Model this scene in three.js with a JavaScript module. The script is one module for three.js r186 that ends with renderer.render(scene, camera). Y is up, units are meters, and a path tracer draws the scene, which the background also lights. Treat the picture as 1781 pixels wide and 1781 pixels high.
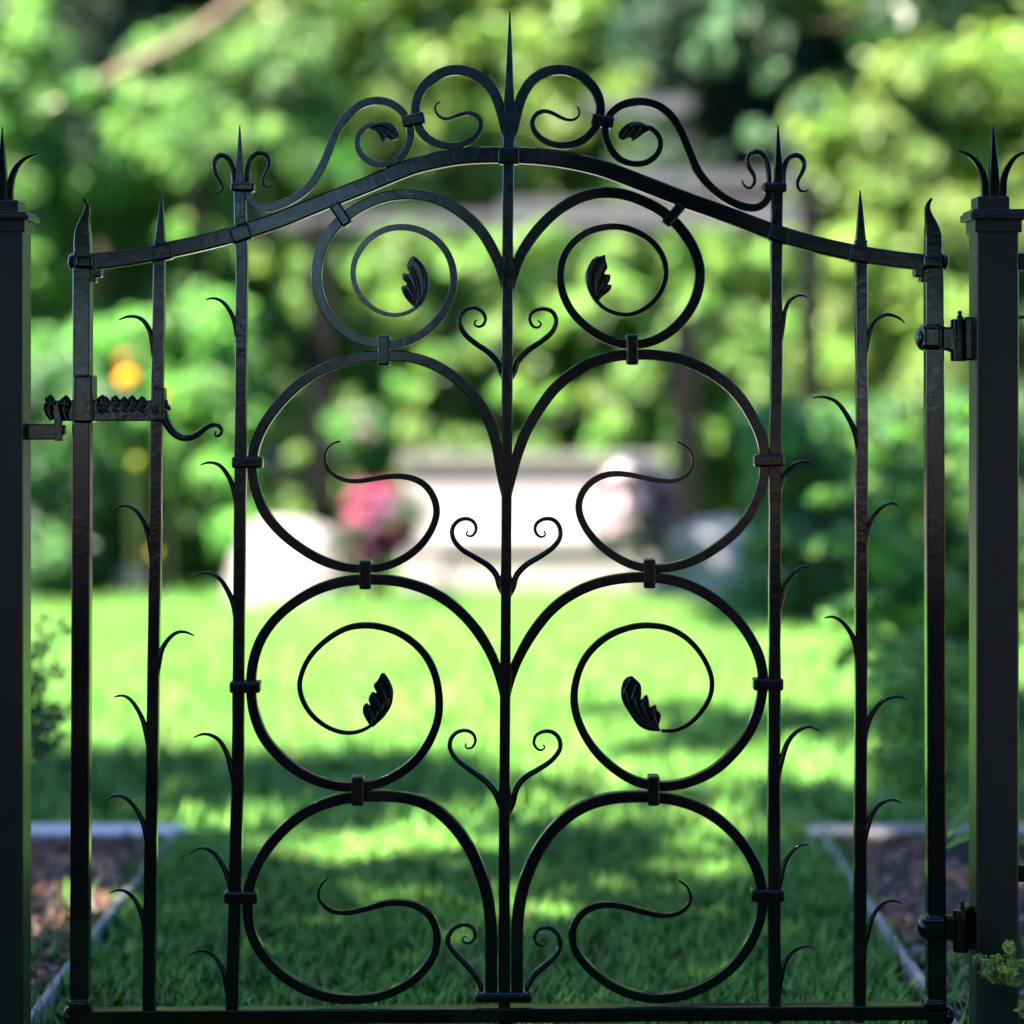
import * as THREE from 'three';
import { Sky } from 'three/addons/objects/Sky.js';
import { RoundedBoxGeometry } from 'three/addons/geometries/RoundedBoxGeometry.js';
import { mergeGeometries } from 'three/addons/utils/BufferGeometryUtils.js';
import { ImprovedNoise } from 'three/addons/math/ImprovedNoise.js';

// ---------- camera, sky, sun, exposure ----------
const DIST = 3.2, EYE = 0.972, FOCAL = 4000, CX = 890.5, HORIZON = 660;   // metres, and pixels of the 1781-wide photograph
const scene = new THREE.Scene();
const camera = new THREE.PerspectiveCamera(2 * Math.atan(1121 / FOCAL) * 180 / Math.PI, 1, 0.05, 400);
camera.position.set(0, EYE, DIST);
camera.lookAt(0, EYE, 0);
camera.setViewOffset(2242, 2242, 230.5, 461, 1781, 1781);               // a lens shifted down: verticals stay upright
camera.focus = DIST; camera.userData.fStop = 1.2;
camera.updateProjectionMatrix();

const SUN = new THREE.Vector3(-0.46, 0.76, 0.40).normalize();
const sky = new Sky(); sky.name = 'sky'; sky.scale.setScalar(300);
sky.userData.kind = 'structure'; sky.userData.label = 'bright summer sky above the garden';
Object.assign(sky.material.uniforms.turbidity, { value: 3 }); sky.material.uniforms.rayleigh.value = 1.2;
sky.material.uniforms.mieCoefficient.value = 0.004; sky.material.uniforms.mieDirectionalG.value = 0.8;
sky.material.uniforms.sunPosition.value.copy(SUN);
scene.add(sky);
scene.environmentIntensity = 0.062;
const sun = new THREE.DirectionalLight(0xfff1da, 5);
sun.name = 'sunlight'; sun.target.position.set(0, 0, -4); sun.position.copy(SUN).multiplyScalar(40).add(sun.target.position); scene.add(sun, sun.target);
sun.castShadow = true; sun.shadow.mapSize.set(4096, 4096);
Object.assign(sun.shadow.camera, { left: -16, right: 16, top: 16, bottom: -16, near: 1, far: 90 });
const renderer = new THREE.WebGLRenderer({ antialias: true });
renderer.setSize(1024, 1024);
renderer.toneMapping = THREE.LinearToneMapping; renderer.toneMappingExposure = 10;
renderer.shadowMap.enabled = true;

// ---------- helpers ----------
function rngOf(seed) { let s = seed >>> 0; return () => { s = (s + 0x6D2B79F5) | 0; let t = Math.imul(s ^ (s >>> 15), 1 | s); t = (t + Math.imul(t ^ (t >>> 7), 61 | t)) ^ t; return ((t ^ (t >>> 14)) >>> 0) / 4294967296; }; }
const noise = new ImprovedNoise();
const lerp = THREE.MathUtils.lerp, clamp = THREE.MathUtils.clamp;
const V = (x, y, z) => new THREE.Vector3(x, y, z);
// the place that the photograph shows at a pixel, at depth z (metres, gate at 0, away from the camera negative)
const at = (px, py, z = 0) => V((px - CX) / FOCAL * (DIST - z), EYE - (py - HORIZON) / FOCAL * (DIST - z), z);
const far = (px, py, d) => at(px, py, DIST - d);
const onGround = (px, py) => { const d = EYE * FOCAL / (py - HORIZON); return V((px - CX) / FOCAL * d, 0, DIST - d); };
const PX = 0.0008;
const used = {};
function numbered(n) { const k = (used[n] = (used[n] ?? -1) + 1); return k ? n + '_' + String(k).padStart(3, '0') : n; }
function thing(name, label, category, pos, group) {
  const o = new THREE.Group(); o.name = numbered(name); o.position.copy(pos);
  o.userData = { label, category }; if (group) o.userData.group = group;
  scene.add(o); return o;
}
// a part from geometry in world coordinates, put under a thing (or under a part of it)
function part(name, geo, mat, parent, label) {
  const g = Array.isArray(geo) ? mergeGeometries(geo) : geo;
  let root = parent; while (root.parent && root.parent !== scene) root = root.parent;
  g.translate(-root.position.x, -root.position.y, -root.position.z);
  const m = new THREE.Mesh(g, mat); m.name = name; m.castShadow = m.receiveShadow = true;
  if (label) m.userData.label = label;
  parent.add(m); return m;
}
function structure(name, geo, mat, label) {
  const m = new THREE.Mesh(geo, mat); m.name = numbered(name); m.userData = { kind: 'structure', label };
  m.castShadow = m.receiveShadow = true; scene.add(m); return m;
}
const plain = (g) => { const r = g.index ? g.toNonIndexed() : g; for (const k of Object.keys(r.attributes)) if (!['position', 'normal', 'uv'].includes(k)) r.deleteAttribute(k); return r; };

// ---------- textures ----------
function dataTexture(size, fn, srgb) {
  const d = new Uint8Array(size * size * 4);
  for (let y = 0; y < size; y++) for (let x = 0; x < size; x++) { const c = fn(x / size, y / size), k = (y * size + x) * 4; d[k] = c[0]; d[k + 1] = c[1]; d[k + 2] = c[2]; d[k + 3] = 255; }
  const t = new THREE.DataTexture(d, size, size); t.wrapS = t.wrapT = THREE.RepeatWrapping; t.magFilter = t.minFilter = THREE.LinearFilter;
  if (srgb) t.colorSpace = THREE.SRGBColorSpace; t.needsUpdate = true; return t;
}
// noise that repeats: four shifted copies blended
const tile = (u, v, f, s) => { const n = (x, y) => noise.noise(x * f, y * f, s); return n(u, v) * (1 - u) * (1 - v) + n(u - 1, v) * u * (1 - v) + n(u, v - 1) * (1 - u) * v + n(u - 1, v - 1) * u * v; };
const hammered = dataTexture(512, (u, v) => { const h = 128 + 120 * (0.5 * tile(u, v, 9, 1) + 0.35 * tile(u, v, 26, 2) + 0.3 * Math.max(0, tile(u, v, 60, 3))); return [h, h, h]; });
const peel = dataTexture(512, (u, v) => { const h = 128 + 120 * (0.35 * tile(u, v, 45, 4) + 0.35 * tile(u, v, 110, 5) + 0.4 * Math.max(0, tile(u, v, 14, 6) - 0.15)); return [h, h, h]; });
const grime = dataTexture(512, (u, v) => { const h = 150 + 90 * (0.6 * tile(u, v, 7, 7) + 0.5 * tile(u, v, 40, 8)); return [h, h, h]; });
hammered.repeat.set(5, 5); peel.repeat.set(6, 6); grime.repeat.set(3, 3);
const stoneMap = dataTexture(512, (u, v) => { const h = clamp(212 + 40 * (tile(u, v, 6, 9) + 0.7 * tile(u, v, 30, 10)), 0, 255); return [h, h * 0.985, h * 0.955]; }, true);
const woodGrain = dataTexture(512, (u, v) => { const h = clamp(128 + 70 * (tile(u, v * 0.999, 5, 11) * 0.6 + noise.noise(u * 3, v * 90, 12) * 0.7), 0, 255); return [h, h, h]; });

// ---------- materials ----------
const lin = (r, g, b) => new THREE.Color().setRGB(r, g, b);
const iron = new THREE.MeshPhysicalMaterial({ color: lin(0.0022, 0.0022, 0.003), roughness: 0.24, specularIntensity: 0.7, roughnessMap: grime, bumpMap: hammered, bumpScale: 0.0002 });
const ironRough = new THREE.MeshPhysicalMaterial({ color: lin(0.0022, 0.0022, 0.003), roughness: 0.24, specularIntensity: 0.7, roughnessMap: grime, bumpMap: hammered, bumpScale: 0.0004 });
const powder = new THREE.MeshPhysicalMaterial({ color: lin(0.004, 0.004, 0.005), roughness: 0.34, specularIntensity: 0.8, bumpMap: peel, bumpScale: 0.00022 });

// ---------- forged iron: bars swept along traced lines ----------
const SQUARE = (() => { const b = 0.78, s = []; for (const [u, v, nu, nv] of [[1, -b, 1, 0], [1, b, 1, 0], [b, 1, 0, 1], [-b, 1, 0, 1], [-1, b, -1, 0], [-1, -b, -1, 0], [-b, -1, 0, -1], [b, -1, 0, -1]]) s.push({ u, v, nu, nv }); return s; })();
const ROUND = Array.from({ length: 12 }, (_, i) => { const a = i / 12 * 2 * Math.PI; return { u: Math.cos(a), v: Math.sin(a), nu: Math.cos(a), nv: Math.sin(a) }; });
function smoothLine(pts, passes = 2, step = 3) {                 // traced pixels -> an even, smooth line
  const c = new THREE.CatmullRomCurve3(pts.map(([x, y]) => V(x, y, 0)), false, 'centripetal');
  const n = Math.max(6, Math.round(c.getLength() / step));
  let q = c.getSpacedPoints(n);
  for (let k = 0; k < passes * 3; k++) q = q.map((p, i) => i === 0 || i === n ? p : p.clone().multiplyScalar(0.5).addScaledVector(q[i - 1], 0.25).addScaledVector(q[i + 1], 0.25));
  return q;
}
const profile = (w, t) => { for (let i = 2; i < w.length; i += 2) if (t <= w[i]) return lerp(w[i - 1], w[i + 1], (t - w[i - 2]) / Math.max(1e-6, w[i] - w[i - 2])); return w[w.length - 1]; };
let sweepSeed = 1;
// pts: pixels; w: [share of the length, width in pixels, ...]; depth in pixels at the most; z: depth of the middle in metres
function sweep(pts, w, { depth = 20, z = -0.010, section = SQUARE, passes = 2, step = 3, wobble = 0.025, zEnd = 0, line } = {}) {
  const q = line || smoothLine(pts, passes, step), n = q.length, m = section.length, seed = 17.3 * sweepSeed++;
  if (typeof w === 'number') w = [0, w, 1, w];
  const pos = [], nor = [], uv = [], idx = []; let len = 0;
  for (let i = 0; i < n; i++) {
    const t = i / (n - 1), a = q[Math.max(0, i - 1)], b = q[Math.min(n - 1, i + 1)], dx = b.x - a.x, dy = b.y - a.y, l = Math.hypot(dx, dy) || 1;
    const nx = -dy / l, ny = dx / l;
    if (i) len += q[i].distanceTo(q[i - 1]) * PX;
    const width = profile(w, t) * (1 + wobble * 2 * noise.noise(len * 22, seed, 0.5)), d = Math.min(depth, width * 1.15);
    const zc = z + zEnd * t * t;
    for (let j = 0; j <= m; j++) {
      const s = section[j % m];
      const p = at(q[i].x + nx * s.u * width / 2, q[i].y + ny * s.u * width / 2, zc);
      pos.push(p.x, p.y, zc + s.v * d * PX / 2);
      nor.push(nx * s.nu, -ny * s.nu, s.nv);
      uv.push(len, j / m * (width + d) * 2 * PX);
    }
  }
  const row = m + 1;
  for (let i = 0; i < n - 1; i++) for (let j = 0; j < m; j++) { const a = i * row + j, b = a + row; idx.push(a, b, a + 1, b, b + 1, a + 1); }
  for (const [i, flip] of [[0, 0], [n - 1, 1]]) {
    const base = pos.length / 3, a = q[Math.max(0, i - 1)], b = q[Math.min(n - 1, i + 1)], l = Math.hypot(b.x - a.x, b.y - a.y) || 1, f = flip ? 1 : -1;
    for (let j = 0; j < m; j++) { const k = (i * row + j) * 3; pos.push(pos[k], pos[k + 1], pos[k + 2]); nor.push((b.x - a.x) / l * f, -(b.y - a.y) / l * f, 0); uv.push(0, 0); }
    for (let j = 1; j < m - 1; j++) flip ? idx.push(base, base + j + 1, base + j) : idx.push(base, base + j, base + j + 1);
  }
  const g = new THREE.BufferGeometry();
  g.setAttribute('position', new THREE.Float32BufferAttribute(pos, 3)); g.setAttribute('normal', new THREE.Float32BufferAttribute(nor, 3)); g.setAttribute('uv', new THREE.Float32BufferAttribute(uv, 2));
  g.setIndex(idx);
  return plain(g);
}
// a box from pixel edges, with rounded edges; zf = its front face in metres, depth in metres
function block(x0, y0, x1, y1, zf, depth, r = 0.003, turn = 0) {
  const zc = zf - depth / 2, a = at(x0, y0, zf), b = at(x1, y1, zf), w = Math.abs(b.x - a.x), h = Math.abs(b.y - a.y);
  const g = plain(new RoundedBoxGeometry(w, h, depth, 3, Math.min(r, w * 0.45, h * 0.45, depth * 0.45)));
  const uv = g.attributes.uv; for (let i = 0; i < uv.count; i++) uv.setXY(i, g.attributes.position.getX(i) + 0.37 * x0, g.attributes.position.getY(i) + g.attributes.position.getZ(i));
  if (turn) g.rotateZ(turn);
  g.translate((a.x + b.x) / 2, (a.y + b.y) / 2, zc); return g;
}
const turned = (points, seg = 20) => plain(new THREE.LatheGeometry(points.map(([r, y]) => new THREE.Vector2(r, y)), seg));
const ball = (px, py, z, rx, ry, rz) => { const g = plain(new THREE.SphereGeometry(1, 18, 12)); g.scale(rx, ry, rz); const p = at(px, py, z); g.translate(p.x, p.y, p.z); return g; };
// a chased leaf: a bevelled plate of the traced outline with raised lobes on it
function leaf(outline, lobes, z = -0.008) {
  const pt = (x, y) => { const p = at(x, y, z); return new THREE.Vector2(p.x, p.y); };
  const shape = new THREE.Shape(new THREE.SplineCurve([...outline, outline[0]].map(([x, y]) => pt(x, y))).getPoints(outline.length * 4).slice(0, -1));
  const plate = new THREE.ExtrudeGeometry(shape, { depth: 0.005, bevelEnabled: true, bevelThickness: 0.0025, bevelSize: 0.0018, bevelOffset: -0.0018, bevelSegments: 3, curveSegments: 4 });
  plate.translate(0, 0, z - 0.0025);
  return mergeGeometries([plain(plate), ...lobes.map(([pts, w]) => sweep(pts, w, { section: ROUND, depth: 13, z: z + 0.004, passes: 1, wobble: 0.08 }))]);
}

// ---------- the gate ----------
const gate = thing('iron_gate', 'black wrought iron garden gate with scrolls, curled leaf sprouts and arched top', 'gate', V(-0.004, 0, 0));
for (const [pts, finial, ringX, footX] of [
  [[[144.5, 440], [144.5, 480], [143, 900], [141.5, 1300], [139.5, 1781], [139, 1850]], [[145.5, 452], [144.5, 420], [145, 402], [147.5, 384], [151.5, 370], [152.5, 358], [149.5, 350], [144.5, 345.5]], 126, 138],
  [[[1623, 440], [1623.5, 480], [1625, 900], [1626.5, 1300], [1627.8, 1781], [1628, 1850]], [[1622, 452], [1622.5, 420], [1621.5, 404], [1618.5, 388], [1614, 372], [1612.5, 360], [1615.5, 351], [1621, 345.5]], 1642, 1629]]) {
  const stile = part('stile', sweep(pts, [0, 31, 0.05, 31.5, 1, 32.5], { depth: 31, z: -0.010, wobble: 0.012, step: 8 }), iron, gate);
  part('flame_finial', sweep(finial, [0, 28, 0.25, 29, 0.42, 27, 0.56, 20, 0.7, 13, 0.85, 8, 1, 4], { depth: 27, z: -0.009, wobble: 0.03 }), iron, stile);
  part('collar', [block(ringX > 800 ? 1606 : 128, 441, ringX > 800 ? 1640 : 162, 469, 0.0055, 0.033, 0.007), ball(ringX, 455, -0.01, 0.0065, 0.0115, 0.0115)], iron, stile);
  part('foot', [block(footX - 20, 1738, footX + 18, 1762, 0.006, 0.034, 0.007), ball(footX + (ringX > 800 ? 20 : -18), 1766, -0.01, 0.008, 0.014, 0.013)], iron, stile);
}
const topRail = part('top_rail', sweep([[150, 457], [190, 452.5], [226, 448], [280, 438], [350, 423], [404, 409], [480, 385], [560, 353], [641, 321], [684, 303], [722, 288.5], [790, 274], [830, 270.5], [885, 270], [960, 275], [1041, 291.5], [1109, 316], [1190, 347.5], [1270, 376], [1333, 400], [1356, 407.5], [1421, 426], [1497, 442], [1570, 453], [1618, 457]], [0, 28.5, 1, 28], { depth: 26, z: -0.0105, wobble: 0.012, step: 6 }), iron, gate);
for (const [x0, x1, y0, y1, x2] of [[160, 176, 464, 482, 167], [1591, 1608, 464, 482, 1601]]) part('bracket', [block(x0, y0, x1, y1, 0.0005, 0.022), block(Math.min(x2, x0 < 800 ? 160 : 1608), y1 - 4, Math.max(x2, x0 < 800 ? 160 : 1608), 491, -0.0005, 0.02)], iron, topRail);
for (const [x, y, a] of [[279, 438.5, 0.2], [418, 405.5, 0.31], [884.5, 270, 0], [1356, 406.5, -0.3], [1497, 442, -0.18]]) part('pierced_joint', block(x - 19, y - 15, x + 19, y + 15, 0.0015, 0.027, 0.004, a), iron, topRail);
const bottomRail = part('bottom_rail', sweep([[136, 1767.5], [500, 1765.5], [878, 1763], [1300, 1760], [1632, 1758.5]], 26, { depth: 30, z: -0.0105, wobble: 0.008, step: 10 }), iron, gate);
part('rivet', [ball(450, 1779, -0.01, 0.009, 0.004, 0.009), ball(1347, 1775, -0.01, 0.009, 0.004, 0.009), ball(1494, 1774, -0.01, 0.009, 0.004, 0.009), ball(878, 1779, -0.01, 0.012, 0.004, 0.009)], iron, bottomRail);

// upright bars that end in spikes, with sprouting thorns
const THORN_W = [0, 15, 0.25, 11.5, 0.5, 9.5, 0.75, 7, 0.93, 4.2, 1, 2.2];
function uprightBar(path, spike, thorns, ears, collarBox) {
  const bar = part('upright_bar', sweep(path, [0, 20, 1, 21.5], { depth: 20, z: -0.0105, wobble: 0.035, step: 6, passes: 1 }), ironRough, gate);
  const [tx, ty, bx, by, w0] = spike;
  part('spike', sweep([[bx, by + 8], [bx, by], [lerp(bx, tx, 0.25), lerp(by, ty, 0.25)], [lerp(bx, tx, 0.6), lerp(by, ty, 0.6)], [tx, ty]], [0, w0, 0.08, w0, 0.3, w0 * 0.78, 0.65, w0 * 0.46, 1, 1.6], { depth: 19, z: -0.0095, passes: 0 }), iron, bar);
  for (const t of thorns) {
    const end = t[t.length - 1], prev = t[t.length - 2], bend = path.find(([, y]) => y > end[1]) || path[path.length - 1];
    const root = [[lerp(end[0], bend[0], 0.8), end[1] + 62], [lerp(end[0], bend[0], 0.5), end[1] + 28]];
    part('thorn', sweep([...root, ...t.slice().reverse()], THORN_W, { section: ROUND, depth: 14, z: -0.0085, zEnd: 0.006, step: 2.5 }), iron, bar);
  }
  for (const e of ears || []) part('curl', sweep(e, [0, 10, 0.4, 9.5, 0.65, 8, 0.85, 6, 1, 2.6], { section: ROUND, depth: 11, z: -0.0095, step: 2, passes: 1 }), iron, bar);
  if (collarBox) part('collar', block(...collarBox, 0.004, 0.028, 0.004), iron, bar);
  return bar;
}
uprightBar([[279, 418], [278, 440], [275.8, 602], [272.9, 709], [271.2, 920], [268, 1129], [265.4, 1340], [261.4, 1569], [259.5, 1755]], [281.6, 334, 279, 429, 19.5], [
  [[207, 556.5], [218, 551.5], [232, 550], [245, 554], [254, 563], [261, 577], [266, 602]],
  [[199, 885], [209, 880.5], [221, 879.5], [231, 884], [240, 892], [253, 914], [260, 941]],
  [[337.7, 1106], [326, 1100], [312.6, 1098.5], [302, 1103], [293.8, 1110.6], [281.6, 1129.5], [276, 1154]],
  [[198, 1212.5], [206, 1210], [216, 1210], [225, 1215], [232, 1222.5], [246.6, 1248], [254.7, 1275]],
  [[183.3, 1392], [194, 1385.5], [207.5, 1383.5], [219, 1388], [229, 1397], [245, 1421], [254.7, 1453]],
  [[192, 1553], [201, 1548.5], [213, 1548], [223, 1553], [232, 1561.4], [244, 1583], [250.6, 1607]]]);
uprightBar([[417.6, 330], [418, 364], [421, 440], [420.3, 580], [419.4, 683], [419, 790], [417.5, 920], [417.3, 969], [415.5, 1180], [414, 1369], [412.3, 1410], [410, 1515], [406.5, 1650], [403.5, 1755]], [417, 217.5, 417.3, 316, 16], [
  [[358.4, 521.4], [367, 518.5], [377, 519.5], [386, 524], [393.5, 531.6], [405.6, 553], [412, 580]],
  [[349, 808.7], [358, 805], [369, 804.4], [378, 807], [385.4, 812], [400, 833.5], [407, 855]],
  [[340.4, 1001], [350, 996.5], [361, 995.6], [372, 999.5], [382.7, 1007], [397.5, 1030], [407, 1054]],
  [[337, 1283], [347, 1278], [358.4, 1276.4], [370, 1280], [380, 1286], [393.5, 1307.4], [401.6, 1334]],
  [[328.8, 1485], [340, 1477.5], [353, 1474.6], [366, 1479.5], [377, 1488.7], [392, 1515.6], [400, 1537]],
  [[328.8, 1662.5], [339, 1655.5], [350.4, 1652.5], [362, 1656], [372, 1662.5], [388, 1688], [395, 1720]]],
  [[[408, 322], [405, 294], [397, 276], [385, 269.5], [375.5, 276], [372.5, 290], [377, 306], [385, 320], [386.8, 329], [381.3, 335], [373, 337]],
   [[430, 322], [431.5, 291], [437, 275], [449, 265.8], [462, 269], [468, 282], [464, 298], [457, 312], [458, 321], [465, 325.5], [475.7, 323]]], [400, 316.5, 442, 333]);
uprightBar([[1351.5, 330], [1351, 364], [1350, 440], [1350, 629], [1348.5, 763], [1348, 860], [1347, 1129], [1346, 1340], [1346, 1560], [1347, 1755]], [1353, 217.5, 1354, 316, 17], [
  [[1403.8, 517.6], [1398, 513.8], [1390, 513.3], [1375.5, 521], [1365.5, 540], [1362, 561], [1358, 583]],
  [[1417.8, 809.8], [1409, 803.8], [1397, 802.5], [1381, 808], [1367.4, 822.7], [1358, 840]],
  [[1414.5, 988.8], [1406, 985.3], [1394, 986], [1378, 997.4], [1366, 1016], [1360, 1038]],
  [[1425.3, 1271.8], [1416, 1265.5], [1405, 1263.7], [1386, 1272.3], [1370, 1291], [1360.6, 1318]],
  [[1407, 1470], [1398, 1468.8], [1389, 1471], [1375.5, 1483], [1364.7, 1502], [1359, 1523.7]],
  [[1417.8, 1650], [1408, 1646], [1397, 1646], [1378, 1655.8], [1364.7, 1674.6], [1359, 1699]]],
  [[[1338, 322], [1335.5, 291], [1330, 272.5], [1319, 264], [1307, 266], [1300.5, 277], [1303, 291], [1311, 304.5], [1312, 318], [1305, 327], [1296, 324.5], [1290.5, 314]],
   [[1362, 322], [1364.5, 291], [1371.4, 275.5], [1383, 269.5], [1395, 275], [1399, 287], [1394.3, 302], [1387.8, 314], [1388, 326], [1394.3, 333.2], [1406.5, 330]]], [1327.5, 316.5, 1369.5, 334]);
uprightBar([[1496.8, 418], [1497, 467], [1498.8, 763], [1497.8, 860], [1496.8, 1320], [1495.4, 1570], [1494.5, 1755]], [1496, 331, 1496.8, 429, 19.5], [
  [[1573.5, 562], [1566, 554.5], [1556, 549.5], [1540, 547], [1523.7, 557], [1513, 577.5], [1507, 600]],
  [[1413, 692.5], [1423, 690], [1435, 690.6], [1446, 694], [1456.3, 700], [1475, 725.7], [1487.3, 752.6]],
  [[1562.8, 879], [1555, 875.5], [1545, 875.6], [1529, 885.6], [1517, 903], [1509, 924]],
  [[1434, 1074.8], [1442, 1072.5], [1451, 1073], [1467, 1083.7], [1480.6, 1102.6], [1487.3, 1119]],
  [[1579, 1218.4], [1569, 1213], [1558.7, 1211.7], [1540, 1215.7], [1521, 1234.6], [1510, 1256]],
  [[1568.7, 1397.6], [1559, 1392], [1548, 1391], [1529, 1399.7], [1515.6, 1418.6], [1508.9, 1438]],
  [[1568.7, 1571.7], [1557, 1567], [1545, 1566.8], [1529, 1577.6], [1515.6, 1599], [1508.9, 1624]]]);

// the middle bar, and what grows from it
const centre = part('middle_bar', sweep([[885.2, 200], [884.5, 270], [883.5, 350], [882.5, 540], [881.6, 780], [880.8, 915], [879.5, 1100], [878.3, 1262], [877, 1450], [877.3, 1600], [877.3, 1770]], [0, 19, 0.25, 19.5, 0.45, 18, 0.75, 18.5, 1, 21], { depth: 21, z: -0.0100, wobble: 0.02, step: 6 }), ironRough, gate);
part('spike', sweep([[885.2, 245], [885.6, 172], [886.2, 100], [886.8, 19]], [0, 22, 0.3, 17.5, 0.6, 11, 1, 2], { depth: 20, z: -0.0095, passes: 0 }), iron, centre);
part('forged_joint', [[884.6, 205, 250, 21], [882.9, 452, 520, 22], [881.4, 796, 868, 23], [878.7, 1164, 1225, 22], [880, 1003, 1045, 20], [877.8, 1370, 1420, 20]].map(([x, y0, y1, w]) => sweep([[x, y0 - 6], [x, y0 + 10], [x, (y0 + y1) / 2], [x, y1]], [0, w * 0.9, 0.3, w * 1.2, 1, w * 0.7], { depth: 20, z: -0.0101, passes: 0 })), iron, centre);
part('base_collar', block(825.5, 1726.5, 926, 1746, 0.006, 0.034, 0.006), iron, centre);
const TENDRIL_W = [0, 5, 0.1, 10, 0.2, 11, 0.45, 9.5, 0.7, 7.5, 0.88, 5.5, 1, 2.6];
for (const t of [
  [[879, 668], [871, 646], [865.4, 630], [849.2, 612.6], [827.7, 597.8], [808, 580.3], [799.5, 560], [806, 542], [823, 535], [839, 542.5], [844.4, 556], [838.4, 566.8], [829, 568], [824.4, 561.5], [830, 556]],
  [[884.5, 668], [895, 646], [900.4, 628.8], [919.3, 608.6], [943.5, 592.4], [962, 575], [967.3, 556], [959.7, 541.5], [941, 537.2], [925, 544], [921.4, 556], [927.4, 568], [936.8, 569.5], [941.5, 563], [935, 557.5]],
  [[878, 1042], [869, 1020.7], [863.5, 1001], [850, 984.5], [826, 969.5], [802, 954.5], [788.5, 937], [786.7, 920], [796, 906.5], [812, 902], [825, 909], [828, 922], [820.4, 932.5], [811, 930.4], [813.7, 922.3]],
  [[882.5, 1044], [892.3, 1023.4], [898, 1001.8], [914, 983.5], [941, 966.8], [962.4, 951.5], [974, 934.5], [973, 916], [962.4, 904], [946.5, 902.5], [933, 911], [930.6, 923], [939.5, 934], [949, 930.4], [945.7, 923]],
  [[876.5, 1421], [869, 1399], [862, 1380], [844.7, 1359], [820.4, 1341.3], [797, 1323.5], [784, 1304.8], [783, 1288.7], [793.5, 1274.5], [809.5, 1270.3], [823, 1276.5], [827, 1289.5], [819, 1301.5], [809, 1299.4], [811, 1292.5]],
  [[881, 1424], [892.3, 1396.5], [897.7, 1373], [911.2, 1354], [938, 1337.2], [960, 1321.8], [974, 1302], [973, 1286], [962.4, 1274], [946.5, 1272], [932, 1279.5], [928.7, 1293.5], [938.2, 1304.8], [947.6, 1301.4], [945, 1295]],
  [[838, 1735], [837.3, 1724], [834.8, 1712], [823, 1692], [803, 1670], [785, 1649.5], [779, 1633.5], [785, 1618.5], [799, 1609.5], [814, 1609], [825, 1618], [825.5, 1631], [816, 1640.3], [806, 1638.3], [805, 1630.5], [812.8, 1629]],
  [[915.5, 1735], [916, 1724], [919.3, 1712], [931, 1694], [951, 1676.5], [968.5, 1658], [974.5, 1638.5], [969, 1623], [955.4, 1614], [940, 1615], [930, 1626], [933, 1640], [943, 1644.8], [949.6, 1638], [947.3, 1633], [941, 1635]]])
  part('tendril', sweep(t, TENDRIL_W, { section: ROUND, depth: 12, z: -0.0098, step: 1.8, passes: 1 }), iron, centre);

// the crest above the arch, and the eight great scrolls
function scroll(pts, w, lf, label) {
  const s = part('scroll', sweep(pts, w, { depth: 18.5, z: -0.0101, wobble: 0.018 }), iron, gate, label);
  if (lf) part('acanthus_leaf', leaf(...lf), ironRough, s);
  return s;
}
const S_CREST = [0, 10, 0.05, 17, 0.1, 18, 0.3, 17.5, 0.5, 16, 0.68, 12, 0.8, 8.5, 0.92, 5.5, 1, 2.6];
scroll([[880, 248], [877.5, 224], [873.5, 202], [865.4, 175.5], [852, 151], [830.4, 132], [804, 122.8], [780, 123.5], [755, 134.8], [735, 153.6], [724, 178], [723.7, 204], [730.6, 226], [744, 241.5], [765.7, 252], [790, 254.7], [813, 248], [830, 234.5], [837, 216.5], [830.4, 202], [814, 196.3], [795.3, 201.4], [776.5, 207.8], [764, 203], [756, 191.5], [757.6, 181], [765.7, 177]], S_CREST);
scroll([[890, 248], [895, 218], [901, 188], [909.6, 164.4], [923, 143], [944.7, 127], [969, 121.5], [993, 124.5], [1017, 137.4], [1036, 159], [1044, 183], [1041.7, 207.5], [1032, 227.5], [1014.8, 243.5], [993, 252], [971.6, 253.3], [950, 247], [932, 232.5], [925, 215.6], [931.2, 200], [945, 193], [961, 196.8], [979.7, 206.5], [995.5, 209.5], [1007, 202.5], [1008.5, 193], [1004, 185.4]], S_CREST);
const S_OUTER = [0, 12, 0.15, 13.5, 0.4, 14, 0.55, 13.5, 0.75, 12, 0.9, 10, 1, 8.5];
scroll([[428, 318], [430, 334], [437, 350.5], [452.8, 361.5], [472, 361], [490, 355], [509, 347], [534, 328.8], [555.5, 299], [571.6, 264.5], [583, 234.5], [601.3, 204.8], [626, 183.5], [655, 175], [682, 181], [703, 198.5], [713.5, 222], [713, 247], [700, 271.5], [679.4, 284.5], [656, 286.5], [634, 275.5], [622, 256.5], [622.8, 237.5], [633.6, 223.3], [652, 216.5]], S_OUTER,
  [[[640, 224], [650, 216], [663, 211.5], [679.4, 214.5], [691, 227], [694, 239], [682, 244], [672, 240], [669, 246.5], [663, 245], [658, 234], [649, 227]], [[[[645, 221], [662, 217], [678, 223], [690, 237]], [0, 8, 0.5, 9, 1, 6]], [[[655, 222], [662, 231], [666, 242]], [0, 6, 0.6, 8, 1, 5]], [[[664, 222], [673, 231], [682, 240]], [0, 5, 0.6, 8, 1, 5]]], -0.007]);
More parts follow.
